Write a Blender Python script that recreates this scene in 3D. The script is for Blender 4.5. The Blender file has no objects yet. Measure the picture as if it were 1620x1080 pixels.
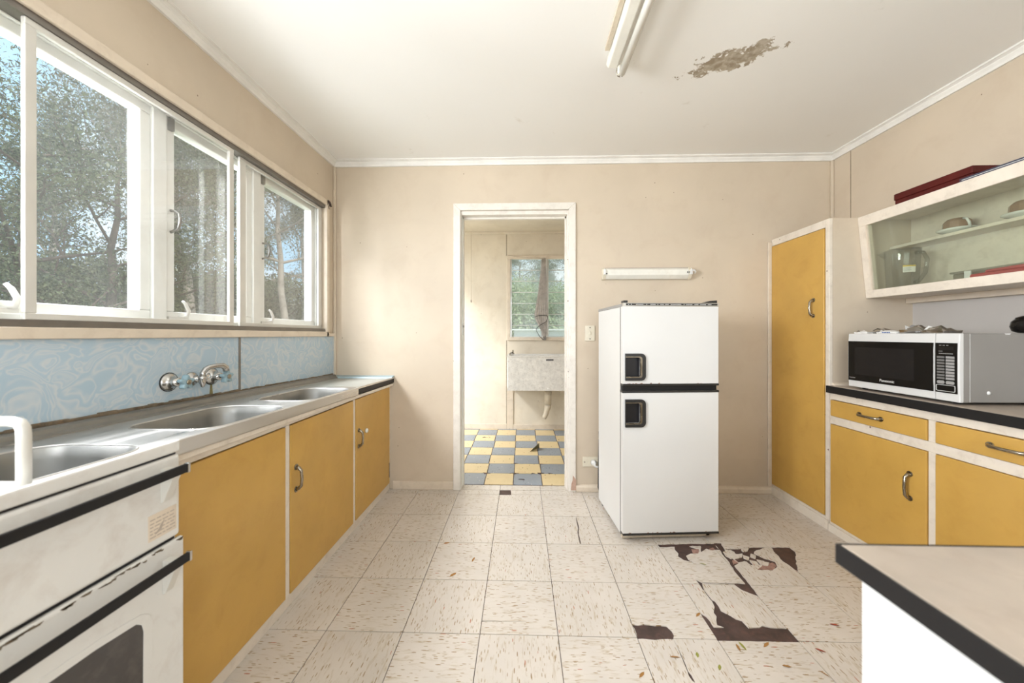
import bpy, bmesh, math, random
import numpy as np
from mathutils import Vector, Matrix, geometry, noise
random.seed(7)
PI = math.pi
COL = bpy.context.scene.collection
SC = bpy.context.scene

# ------------------------------------------------------------------ camera, light, exposure
CAM_F = 564.0                                   # focal length in pixels of the 1620 px wide frame
cam_data = bpy.data.cameras.new('camera')
cam = bpy.data.objects.new('camera', cam_data)
COL.objects.link(cam)
cam.location = (1.4303, -2.6836, 1.1702)
cam.rotation_euler = (PI / 2, 0, 0.0270)
cam_data.sensor_width = 36.0
cam_data.lens = CAM_F / 1620 * 36.0
cam_data.shift_y = -10.75 / 1620
cam_data.clip_start = 0.02
cam_data.clip_end = 500
cam_data.dof.use_dof = True
cam_data.dof.focus_distance = 2.3
cam_data.dof.aperture_fstop = 2.6
SC.camera = cam

SC.view_settings.view_transform = 'Standard'
SC.view_settings.look = 'None'
SC.view_settings.exposure = 0.25
SC.view_settings.gamma = 1.0
SC.view_settings.use_curve_mapping = False

world = bpy.data.worlds.new('sky')
SC.world = world
world.use_nodes = True
wn, wl = world.node_tree.nodes, world.node_tree.links
wn.clear()
w_out = wn.new('ShaderNodeOutputWorld')
w_bg = wn.new('ShaderNodeBackground')
w_tc = wn.new('ShaderNodeTexCoord')
w_noise = wn.new('ShaderNodeTexNoise')
w_noise.inputs['Scale'].default_value = 5.0
w_noise.inputs['Detail'].default_value = 6.0
w_ramp = wn.new('ShaderNodeValToRGB')
w_ramp.color_ramp.elements[0].position = 0.42
w_ramp.color_ramp.elements[0].color = (0.47, 0.76, 1.0, 1)
w_ramp.color_ramp.elements[1].position = 0.66
w_ramp.color_ramp.elements[1].color = (0.92, 0.97, 1.0, 1)
wl.new(w_tc.outputs['Generated'], w_noise.inputs['Vector'])
wl.new(w_noise.outputs['Fac'], w_ramp.inputs['Fac'])
wl.new(w_ramp.outputs['Color'], w_bg.inputs['Color'])
w_bg.inputs['Strength'].default_value = 1.1
wl.new(w_bg.outputs[0], w_out.inputs[0])


def light_area(name, loc, aim, sx, sy, power, color=(1, 1, 1)):
    d = bpy.data.lights.new(name, 'AREA')
    d.shape = 'RECTANGLE'
    d.size, d.size_y, d.energy, d.color = sx, sy, power, color
    o = bpy.data.objects.new(name, d)
    COL.objects.link(o)
    o.location = loc
    o.rotation_euler = (Vector(aim) - Vector(loc)).to_track_quat('-Z', 'Y').to_euler()
    return o


sun_d = bpy.data.lights.new('sun', 'SUN')
sun_d.energy = 3.0
sun_d.angle = 0.01
sun_d.color = (1.0, 0.95, 0.86)
sun = bpy.data.objects.new('sun', sun_d)
COL.objects.link(sun)
sun.rotation_euler = Vector((-0.62, 0.45, -0.80)).to_track_quat('-Z', 'Y').to_euler()

# added fill lamps beside and above the kitchen window and behind the camera,
# and daylight through the open back door of the laundry
light_area('kitchen_window_fill', (-0.32, -2.50, 1.70), (2.0, -1.1, 1.75), 1.2, 1.0, 185, (0.92, 0.955, 1.0))  # unseen lamp added outside the glass to strengthen the light from the left
light_area('above_window_fill', (-1.25, -0.9, 3.30), (1.5, -0.9, 0.6), 1.9, 0.8, 290, (0.92, 0.955, 1.0))  # unseen lamp added over the window head, standing in for a brighter sky
light_area('rear_fill', (1.9, -4.72, 1.5), (1.9, 0, 2.3), 3.0, 1.5, 50, (0.95, 0.98, 1.0))  # lamp added to brighten the room from behind the camera
light_area('daylight_laundry_door', (-0.14, 0.8, 1.45), (1.9, 1.0, 0.8), 0.9, 1.4, 21, (0.97, 0.98, 1.0))


# ------------------------------------------------------------------ materials
def _nt(name):
    m = bpy.data.materials.new(name)
    m.use_nodes = True
    n, l = m.node_tree.nodes, m.node_tree.links
    p = n['Principled BSDF']
    return m, n, l, p


def mixc(n, l, fac, a, b, mode='MIX'):
    x = n.new('ShaderNodeMix')
    x.data_type = 'RGBA'
    x.blend_type = mode
    for sock, v in ((x.inputs['Factor'], fac), (x.inputs['A'], a), (x.inputs['B'], b)):
        if hasattr(v, 'links'):
            l.new(v, sock)
        else:
            sock.default_value = v if not isinstance(v, tuple) else (*v[:3], 1)
    return x.outputs['Result']


def ramp(n, l, src, stops):
    r = n.new('ShaderNodeValToRGB')
    while len(r.color_ramp.elements) < len(stops):
        r.color_ramp.elements.new(0.5)
    for e, (pos, c) in zip(r.color_ramp.elements, stops):
        e.position = pos
        e.color = (c, c, c, 1) if not isinstance(c, tuple) else (*c[:3], 1)
    l.new(src, r.inputs['Fac'])
    return r.outputs['Color']


def noise_tex(n, l, vec, scale, detail=3, dist=0.0, rough=0.5):
    t = n.new('ShaderNodeTexNoise')
    t.inputs['Scale'].default_value = scale
    t.inputs['Detail'].default_value = detail
    t.inputs['Distortion'].default_value = dist
    t.inputs['Roughness'].default_value = rough
    if vec is not None:
        l.new(vec, t.inputs['Vector'])
    return t


def mapping(n, l, scale=(1, 1, 1), coord='Object', offset_random=False, loc=(0, 0, 0)):
    tc = n.new('ShaderNodeTexCoord')
    mp = n.new('ShaderNodeMapping')
    mp.inputs['Scale'].default_value = scale
    mp.inputs['Location'].default_value = loc
    src = tc.outputs[coord]
    if offset_random:
        oi = n.new('ShaderNodeObjectInfo')
        ml = n.new('ShaderNodeMath')
        ml.operation = 'MULTIPLY'
        ml.inputs[1].default_value = 37.0
        l.new(oi.outputs['Random'], ml.inputs[0])
        ad = n.new('ShaderNodeVectorMath')
        ad.operation = 'ADD'
        l.new(src, ad.inputs[0])
        l.new(ml.outputs[0], ad.inputs[1])
        src = ad.outputs[0]
    l.new(src, mp.inputs['Vector'])
    return mp.outputs['Vector']


def bump(n, l, p, h, strength=0.1, dist=0.002):
    b = n.new('ShaderNodeBump')
    b.inputs['Strength'].default_value = strength
    b.inputs['Distance'].default_value = dist
    l.new(h, b.inputs['Height'])
    l.new(b.outputs[0], p.inputs['Normal'])


def paint(name, c, rough=0.5, dirt=None, dirt_amt=0.25, scale=6, specks=None, coord='Object', metal=0.0, speck_size=0.12, var=0.06):
    """Painted or plain surface: slow tone variation, optional grime and fly specks."""
    m, n, l, p = _nt(name)
    v = mapping(n, l, coord=coord)
    t = noise_tex(n, l, v, scale, 5)
    dark = tuple(x * (1 - var) for x in c)
    lite = tuple(min(1, x * (1 + var)) for x in c)
    col = mixc(n, l, ramp(n, l, t.outputs['Fac'], [(0.3, 0.0), (0.7, 1.0)]), dark, lite)
    if dirt:
        t2 = noise_tex(n, l, v, scale * 2.3, 8, 0.4, 0.65)
        f = ramp(n, l, t2.outputs['Fac'], [(0.5, 0.0), (0.78, dirt_amt)])
        col = mixc(n, l, f, col, dirt)
    if specks:
        vo = n.new('ShaderNodeTexVoronoi')
        vo.inputs['Scale'].default_value = 14
        l.new(v, vo.inputs['Vector'])
        rnd = n.new('ShaderNodeSeparateColor')
        l.new(vo.outputs['Color'], rnd.inputs[0])
        a = n.new('ShaderNodeMath'); a.operation = 'LESS_THAN'
        l.new(vo.outputs['Distance'], a.inputs[0]); a.inputs[1].default_value = speck_size
        b = n.new('ShaderNodeMath'); b.operation = 'GREATER_THAN'
        l.new(rnd.outputs[0], b.inputs[0]); b.inputs[1].default_value = 0.82
        g = n.new('ShaderNodeMath'); g.operation = 'MULTIPLY'
        l.new(a.outputs[0], g.inputs[0]); l.new(b.outputs[0], g.inputs[1])
        col = mixc(n, l, g.outputs[0], col, specks)
    l.new(col, p.inputs['Base Color'])
    p.inputs['Roughness'].default_value = rough
    p.inputs['Metallic'].default_value = metal
    bump(n, l, p, t.outputs['Fac'], 0.05, 0.004)
    return m


def metal(name, c, rough=0.25, stretch=(1, 1, 1), var=0.15):
    m, n, l, p = _nt(name)
    v = mapping(n, l, stretch)
    t = noise_tex(n, l, v, 18, 5)
    l.new(mixc(n, l, t.outputs['Fac'], tuple(x * (1 - var) for x in c), c), p.inputs['Base Color'])
    l.new(ramp(n, l, t.outputs['Fac'], [(0.3, rough * 0.7), (0.7, rough * 1.3)]), p.inputs['Roughness'])
    p.inputs['Metallic'].default_value = 1.0
    return m


def glass(name, haze=0.05, tint=(1, 1, 1), gloss=0.06, haze_col=(0.9, 0.92, 0.9)):
    """A thin pane: mostly clear, a little mirror, a little grime that scatters light."""
    m, n, l, p = _nt(name)
    n.remove(p)
    out = n['Material Output']
    tr = n.new('ShaderNodeBsdfTransparent'); tr.inputs[0].default_value = (*tint, 1)
    gl = n.new('ShaderNodeBsdfGlossy'); gl.inputs['Roughness'].default_value = 0.02
    df = n.new('ShaderNodeBsdfDiffuse'); df.inputs[0].default_value = (*haze_col, 1)
    tl = n.new('ShaderNodeBsdfTranslucent'); tl.inputs[0].default_value = (*haze_col, 1)
    hz = n.new('ShaderNodeMixShader'); hz.inputs[0].default_value = 0.5
    l.new(df.outputs[0], hz.inputs[1]); l.new(tl.outputs[0], hz.inputs[2])
    v = mapping(n, l)
    t = noise_tex(n, l, v, 3, 6)
    a = n.new('ShaderNodeMixShader')
    l.new(ramp(n, l, t.outputs['Fac'], [(0.3, haze * 0.5), (0.7, haze * 1.5)]), a.inputs[0])
    l.new(tr.outputs[0], a.inputs[1]); l.new(hz.outputs[0], a.inputs[2])
    fr = n.new('ShaderNodeLayerWeight'); fr.inputs[0].default_value = 0.3
    ml = n.new('ShaderNodeMath'); ml.operation = 'MULTIPLY_ADD'
    l.new(fr.outputs['Fresnel'], ml.inputs[0]); ml.inputs[1].default_value = 0.16; ml.inputs[2].default_value = gloss * 0.3
    b = n.new('ShaderNodeMixShader')
    l.new(ml.outputs[0], b.inputs[0]); l.new(a.outputs[0], b.inputs[1]); l.new(gl.outputs[0], b.inputs[2])
    l.new(b.outputs[0], out.inputs['Surface'])
    return m


def tile_mat(name, base, flecks, stretch, fscale=1.0, density=0.55, rough=0.28, vein=None):
    """Vinyl tile with elongated flecks that run along the tile's grain."""
    m, n, l, p = _nt(name)
    v = mapping(n, l, stretch, offset_random=True)
    vr = mapping(n, l, (1, 1, 1), offset_random=True)
    big = noise_tex(n, l, vr, 5, 4)
    col = mixc(n, l, ramp(n, l, big.outputs['Fac'], [(0.3, 0.0), (0.7, 1.0)]), tuple(x * 0.90 for x in base), base)
    streak = noise_tex(n, l, v, 26 * fscale, 4, 0.8, 0.6)
    col = mixc(n, l, ramp(n, l, streak.outputs['Fac'], [(0.54, 0.0), (0.70, 0.75)]), col, flecks[0])
    for i, (fc, sc, thr, keep) in enumerate(((flecks[1], 30, 0.20, 1 - density * 0.5), (flecks[2], 46, 0.24, 1 - density * 0.55), (flecks[3], 19, 0.13, 0.84))):
        vo = n.new('ShaderNodeTexVoronoi')
        vo.inputs['Scale'].default_value = sc * fscale
        wob = n.new('ShaderNodeVectorMath'); wob.operation = 'ADD'
        l.new(v, wob.inputs[0])
        wob.inputs[1].default_value = (i * 3.3, i * 7.1, 0)
        l.new(wob.outputs[0], vo.inputs['Vector'])
        sp = n.new('ShaderNodeSeparateColor'); l.new(vo.outputs['Color'], sp.inputs[0])
        a = n.new('ShaderNodeMath'); a.operation = 'LESS_THAN'; l.new(vo.outputs['Distance'], a.inputs[0]); a.inputs[1].default_value = thr
        b = n.new('ShaderNodeMath'); b.operation = 'GREATER_THAN'; l.new(sp.outputs[0], b.inputs[0]); b.inputs[1].default_value = keep
        g = n.new('ShaderNodeMath'); g.operation = 'MULTIPLY'; l.new(a.outputs[0], g.inputs[0]); l.new(b.outputs[0], g.inputs[1])
        h = n.new('ShaderNodeMath'); h.operation = 'MULTIPLY'; l.new(g.outputs[0], h.inputs[0]); h.inputs[1].default_value = 0.95
        col = mixc(n, l, h.outputs[0], col, fc)
    l.new(col, p.inputs['Base Color'])
    p.inputs['Roughness'].default_value = rough
    p.inputs['Specular IOR Level'].default_value = 0.45
    bump(n, l, p, big.outputs['Fac'], 0.08, 0.01)
    return m


MAT = {}
CREAM = (0.60, 0.505, 0.39)
MAT['wall'] = paint('cream_wall_paint', CREAM, 0.55, (0.42, 0.30, 0.20), 0.22, 2.2, (0.22, 0.15, 0.1), var=0.05, speck_size=0.05)
MAT['trim'] = paint('cream_trim_paint', (0.70, 0.60, 0.48), 0.4, (0.33, 0.24, 0.17), 0.3, 7, (0.16, 0.10, 0.07), speck_size=0.07)
MAT['white_trim'] = paint('white_trim_paint', (0.74, 0.69, 0.62), 0.4, (0.36, 0.27, 0.2), 0.3, 9, (0.2, 0.13, 0.09), speck_size=0.07)
MAT['cornice'] = paint('cornice_white_paint', (0.80, 0.775, 0.73), 0.5, (0.5, 0.45, 0.38), 0.2, 6)
MAT['window_white'] = paint('window_white_enamel', (0.80, 0.80, 0.75), 0.35, (0.5, 0.46, 0.38), 0.15, 8)
MAT['laundry_wall'] = paint('laundry_cream_paint', (0.72, 0.64, 0.52), 0.55, (0.45, 0.34, 0.22), 0.3, 3, (0.2, 0.14, 0.1), speck_size=0.05)
MAT['mustard'] = paint('mustard_door_enamel', (0.56, 0.33, 0.075), 0.32, (0.36, 0.17, 0.02), 0.25, 4, (0.20, 0.10, 0.03), speck_size=0.045, var=0.07)
MAT['cab_white'] = paint('cabinet_cream_enamel', (0.74, 0.66, 0.56), 0.38, (0.36, 0.27, 0.2), 0.35, 10, (0.2, 0.12, 0.08), speck_size=0.07)
MAT['fridge'] = paint('fridge_white_enamel', (0.68, 0.672, 0.655), 0.28, None, 0, 3, var=0.02)
MAT['cooker'] = paint('cooker_white_enamel', (0.72, 0.70, 0.66), 0.28, (0.30, 0.19, 0.11), 0.3, 5, (0.2, 0.12, 0.07), speck_size=0.035, var=0.04)
MAT['black'] = paint('black_plastic', (0.02, 0.019, 0.018), 0.35, None, 0, 8)
MAT['black_edge'] = paint('black_edge_strip', (0.016, 0.015, 0.015), 0.45, None, 0, 12)
MAT['black_gloss'] = paint('black_glass', (0.010, 0.009, 0.008), 0.07, None, 0, 8)
MAT['black_gloss'].node_tree.nodes['Principled BSDF'].inputs['Specular IOR Level'].default_value = 0.22
MAT['panel_grey'] = paint('grey_wall_panel', (0.50, 0.465, 0.43), 0.5, None, 0, 3)
MAT['dark_screen'] = paint('dark_window_mesh', (0.018, 0.016, 0.015), 0.15, None, 0, 30)
MAT['grey_plastic'] = paint('grey_plastic', (0.30, 0.285, 0.27), 0.4, None, 0, 8)
MAT['silver_plastic'] = paint('silver_painted_steel', (0.30, 0.285, 0.265), 0.32, None, 0, 5, metal=0.25, var=0.03)
MAT['button'] = paint('grey_button', (0.16, 0.155, 0.15), 0.4, None, 0, 20)
MAT['button_light'] = paint('light_grey_button', (0.33, 0.32, 0.31), 0.4, None, 0, 20)
MAT['print_white'] = paint('white_print', (0.75, 0.74, 0.72), 0.5, None, 0, 20)
MAT['steel'] = metal('brushed_stainless_steel', (0.72, 0.70, 0.67), 0.36, (1, 0.12, 1))
MAT['steel_dull'] = metal('dull_stainless_steel', (0.30, 0.295, 0.28), 0.5, (1, 1, 0.2))
MAT['chrome'] = metal('worn_chrome', (0.55, 0.54, 0.52), 0.18)
MAT['brass_chrome'] = metal('tarnished_chrome', (0.42, 0.37, 0.29), 0.25, var=0.4)
MAT['alu'] = metal('weathered_aluminium', (0.62, 0.60, 0.56), 0.42)
MAT['alu_dark'] = metal('dark_aluminium_track', (0.27, 0.25, 0.23), 0.5)
MAT['alu_white'] = paint('pale_aluminium_frame', (0.66, 0.64, 0.59), 0.35, None, 0, 6, metal=0.15)
MAT['blue_handle'] = paint('pale_blue_tap_handle', (0.27, 0.39, 0.44), 0.25, None, 0, 20)
MAT['blue_strip'] = paint('blue_grey_laminate', (0.33, 0.43, 0.47), 0.35, (0.25, 0.26, 0.24), 0.3, 9)
MAT['laminate_grey'] = paint('grey_green_laminate', (0.42, 0.42, 0.38), 0.3, (0.3, 0.27, 0.22), 0.3, 8)
MAT['bench_brown'] = paint('beige_brown_laminate', (0.43, 0.36, 0.295), 0.38, (0.33, 0.25, 0.19), 0.5, 9, var=0.12)
MAT['grime'] = paint('brown_grime_sealant', (0.15, 0.115, 0.075), 0.9, (0.30, 0.18, 0.09), 0.8, 30, var=0.4)
MAT['grime_green'] = paint('green_water_stain', (0.22, 0.19, 0.08), 0.7, None, 0, 30, var=0.4)
MAT['underlay'] = paint('dark_brown_underlay', (0.062, 0.036, 0.030), 0.6, (0.13, 0.06, 0.045), 0.9, 14, (0.25, 0.18, 0.14), speck_size=0.1, var=0.4)
MAT['brown_shard'] = paint('stained_tile_shard', (0.33, 0.19, 0.15), 0.5, (0.15, 0.07, 0.05), 0.8, 40, var=0.3)
FL = [(0.44, 0.35, 0.23), (0.29, 0.19, 0.09), (0.34, 0.25, 0.14), (0.42, 0.16, 0.09)]
TB = (0.64, 0.58, 0.515)
MAT['tile_a'] = tile_mat('fleck_vinyl_tile_lengthwise', TB, FL, (3.4, 0.62, 1), density=0.85)
MAT['tile_b'] = tile_mat('fleck_vinyl_tile_crosswise', TB, FL, (0.62, 3.4, 1), density=0.85)
GF = [(0.34, 0.35, 0.36), (0.48, 0.48, 0.48), (0.11, 0.12, 0.13), (0.10, 0.10, 0.10)]
YF = [(0.66, 0.50, 0.26), (0.50, 0.33, 0.15), (0.34, 0.22, 0.10), (0.14, 0.09, 0.05)]
MAT['tile_grey'] = tile_mat('grey_vinyl_tile', (0.29, 0.32, 0.355), GF, (1.5, 0.8, 1), 1.0, 0.3, 0.4)
MAT['tile_yellow'] = tile_mat('yellow_vinyl_tile', (0.74, 0.585, 0.33), YF, (1.5, 0.8, 1), 0.7, 0.15, 0.4)
MAT['glass'] = glass('dusty_window_glass', 0.010)
MAT['glass_cab'] = glass('cabinet_sliding_glass', 0.03, (0.93, 0.96, 0.91), 0.1)
MAT['louvre'] = glass('louvre_glass', 0.22, (0.98, 1.0, 0.99), 0.12, (0.93, 0.95, 0.92))
MAT['clear'] = glass('clear_plastic', 0.03, (0.985, 0.985, 0.965), 0.2)
MAT['oven_glass'] = paint('brown_oven_glass', (0.055, 0.048, 0.044), 0.12, (0.12, 0.1, 0.09), 0.6, 12)
MAT['tube_white'] = paint('white_fluorescent_tube', (0.86, 0.85, 0.80), 0.25, None, 0, 5, var=0.02)
MAT['batten'] = paint('cream_batten_enamel', (0.78, 0.755, 0.68), 0.4, (0.5, 0.42, 0.3), 0.25, 8)
MAT['switch'] = paint('aged_ivory_plastic', (0.72, 0.66, 0.53), 0.35, (0.4, 0.3, 0.2), 0.2, 30)
MAT['pipe'] = paint('aged_plastic_pipe', (0.62, 0.54, 0.42), 0.4, (0.3, 0.22, 0.14), 0.4, 20)
MAT['maroon'] = paint('maroon_box', (0.085, 0.010, 0.008), 0.45, None, 0, 20, var=0.15)
MAT['navy'] = paint('dark_blue_folder', (0.045, 0.05, 0.085), 0.4, None, 0, 12)
MAT['brown_cup'] = paint('brown_glazed_cup', (0.28, 0.165, 0.095), 0.25, None, 0, 12, var=0.12)
MAT['crockery'] = paint('white_crockery', (0.70, 0.70, 0.66), 0.2, None, 0, 8, var=0.02)
MAT['red_plastic'] = paint('red_plastic', (0.38, 0.025, 0.025), 0.3, None, 0, 8)
MAT['yellow_label'] = paint('yellow_label_band', (0.62, 0.43, 0.06), 0.5, None, 0, 20)
MAT['paper'] = paint('white_label_paper', (0.72, 0.70, 0.63), 0.6, None, 0, 20)
MAT['foil'] = metal('crumpled_foil', (0.50, 0.49, 0.48), 0.15)
MAT['foil_white'] = paint('white_packet_film', (0.76, 0.75, 0.73), 0.3, None, 0, 20)
MAT['print_blue'] = paint('blue_print', (0.08, 0.16, 0.36), 0.5, None, 0, 20)
MAT['print_dark'] = paint('dark_print', (0.06, 0.055, 0.05), 0.5, None, 0, 20)
MAT['dark_hole'] = paint('dark_recess', (0.012, 0.011, 0.013), 0.3, None, 0, 20)
MAT['cloth'] = paint('grey_torn_mesh', (0.55, 0.51, 0.47), 0.9, (0.25, 0.2, 0.17), 0.5, 20, var=0.2)
MAT['bark'] = paint('pale_gum_bark', (0.42, 0.36, 0.31), 0.8, (0.2, 0.16, 0.13), 0.7, 2.5, var=0.25)
MAT['bark_dark'] = paint('dark_tree_bark', (0.15, 0.115, 0.09), 0.85, (0.07, 0.05, 0.04), 0.7, 3, var=0.3)
MAT['grass'] = paint('dry_lawn', (0.20, 0.23, 0.09), 0.9, (0.33, 0.27, 0.14), 0.8, 0.4, var=0.3)
MAT['concrete'] = paint('pale_concrete', (0.72, 0.72, 0.70), 0.8, None, 0, 1.5)
MAT['leaf_green'] = paint('fallen_leaf_green', (0.30, 0.30, 0.06), 0.6, None, 0, 50)
MAT['leaf_brown'] = paint('fallen_leaf_brown', (0.36, 0.18, 0.05), 0.6, None, 0, 50)
MAT['leaf_red'] = paint('fallen_leaf_red', (0.36, 0.07, 0.04), 0.6, None, 0, 50)
MAT['peel'] = paint('bare_timber_patch', (0.50, 0.33, 0.25), 0.8, (0.3, 0.18, 0.12), 0.6, 60)


def splash_mat():
    m, n, l, p = _nt('blue_swirl_laminate')
    v = mapping(n, l, (1, 1, 1))
    warp = noise_tex(n, l, v, 5, 2)
    ad = n.new('ShaderNodeVectorMath'); ad.operation = 'MULTIPLY_ADD'
    l.new(warp.outputs['Color'], ad.inputs[0]); ad.inputs[1].default_value = (0.28, 0.28, 0.28); l.new(v, ad.inputs[2])
    t = noise_tex(n, l, ad.outputs[0], 7.5, 2, 1.3, 0.5)
    f = ramp(n, l, t.outputs['Fac'], [(0.36, 0.0), (0.41, 0.75), (0.46, 0.05), (0.52, 0.0), (0.555, 0.8), (0.60, 0.1), (0.66, 0.5), (0.70, 0.0)])
    base = mixc(n, l, warp.outputs['Fac'], (0.36, 0.49, 0.585), (0.44, 0.545, 0.625))
    col = mixc(n, l, f, base, (0.60, 0.62, 0.63))
    l.new(col, p.inputs['Base Color'])
    p.inputs['Roughness'].default_value = 0.3
    return m


MAT['splash'] = splash_mat()


def ceiling_mat():
    """White ceiling paint; where the paint has flaked away the bare sheet shows, with a few mould marks."""
    m, n, l, p = _nt('white_ceiling_paint')
    tc = n.new('ShaderNodeTexCoord')
    v = tc.outputs['Object']
    mp = n.new('ShaderNodeMapping')
    mp.vector_type = 'TEXTURE'
    mp.inputs['Location'].default_value = (2.44, -0.945, 0)
    mp.inputs['Rotation'].default_value = (0, 0, math.radians(-29))
    mp.inputs['Scale'].default_value = (0.20, 0.082, 1000)
    l.new(v, mp.inputs['Vector'])
    nz = noise_tex(n, l, v, 16, 8, 0.3, 0.72)
    le = n.new('ShaderNodeVectorMath'); le.operation = 'LENGTH'
    l.new(mp.outputs[0], le.inputs[0])
    ms = n.new('ShaderNodeMath'); ms.operation = 'MULTIPLY_ADD'
    l.new(nz.outputs['Fac'], ms.inputs[0]); ms.inputs[1].default_value = 3.4; l.new(le.outputs['Value'], ms.inputs[2])
    mask = ramp(n, l, ms.outputs[0], [(0.0, 1.0), (1.0, 0.0)])
    mr = n.new('ShaderNodeMapRange')
    l.new(ms.outputs[0], mr.inputs[0])
    mr.inputs[1].default_value = 2.50; mr.inputs[2].default_value = 2.56; mr.inputs[3].default_value = 1; mr.inputs[4].default_value = 0
    n2 = noise_tex(n, l, v, 26, 6, 0.5, 0.6)
    bare = mixc(n, l, ramp(n, l, n2.outputs['Fac'], [(0.4, 0.0), (0.6, 1.0)]), (0.31, 0.25, 0.175), (0.50, 0.44, 0.35))
    big = noise_tex(n, l, v, 1.6, 3)
    white = mixc(n, l, big.outputs['Fac'], (0.86, 0.845, 0.81), (0.89, 0.875, 0.845))
    mo = noise_tex(n, l, v, 9, 7, 0.2, 0.7)
    mo2 = noise_tex(n, l, v, 2.2, 2)
    f = n.new('ShaderNodeMath'); f.operation = 'MULTIPLY'
    l.new(ramp(n, l, mo.outputs['Fac'], [(0.64, 0.0), (0.72, 0.35)]), f.inputs[0])
    l.new(ramp(n, l, mo2.outputs['Fac'], [(0.45, 0.0), (0.6, 1.0)]), f.inputs[1])
    white = mixc(n, l, f.outputs[0], white, (0.55, 0.50, 0.41))
    l.new(mixc(n, l, mr.outputs[0], white, bare), p.inputs['Base Color'])
    p.inputs['Roughness'].default_value = 0.7
    return m


MAT['ceiling'] = ceiling_mat()


def leaf_mat(name, dark, lite):
    m, n, l, p = _nt(name)
    n.remove(p)
    g = n.new('ShaderNodeNewGeometry')
    col = mixc(n, l, g.outputs['Random Per Island'], dark, lite)
    d = n.new('ShaderNodeBsdfDiffuse'); l.new(col, d.inputs[0])
    t = n.new('ShaderNodeBsdfTranslucent'); l.new(col, t.inputs[0])
    gl = n.new('ShaderNodeBsdfGlossy'); gl.inputs['Roughness'].default_value = 0.4
    a = n.new('ShaderNodeMixShader'); a.inputs[0].default_value = 0.4
    l.new(d.outputs[0], a.inputs[1]); l.new(t.outputs[0], a.inputs[2])
    b = n.new('ShaderNodeMixShader'); b.inputs[0].default_value = 0.05
    l.new(a.outputs[0], b.inputs[1]); l.new(gl.outputs[0], b.inputs[2])
    l.new(b.outputs[0], n['Material Output'].inputs['Surface'])
    return m


for _k in ('dark_screen', 'maroon', 'black_edge'):
    MAT[_k].node_tree.nodes['Principled BSDF'].inputs['Specular IOR Level'].default_value = 0.2
MAT['leaf_near'] = leaf_mat('broad_green_leaves', (0.045, 0.065, 0.03), (0.24, 0.27, 0.14))
MAT['leaf_gum'] = leaf_mat('gum_leaves', (0.07, 0.075, 0.045), (0.30, 0.29, 0.19))
MAT['leaf_hedge'] = leaf_mat('hedge_leaves', (0.26, 0.33, 0.16), (0.58, 0.64, 0.38))


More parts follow.
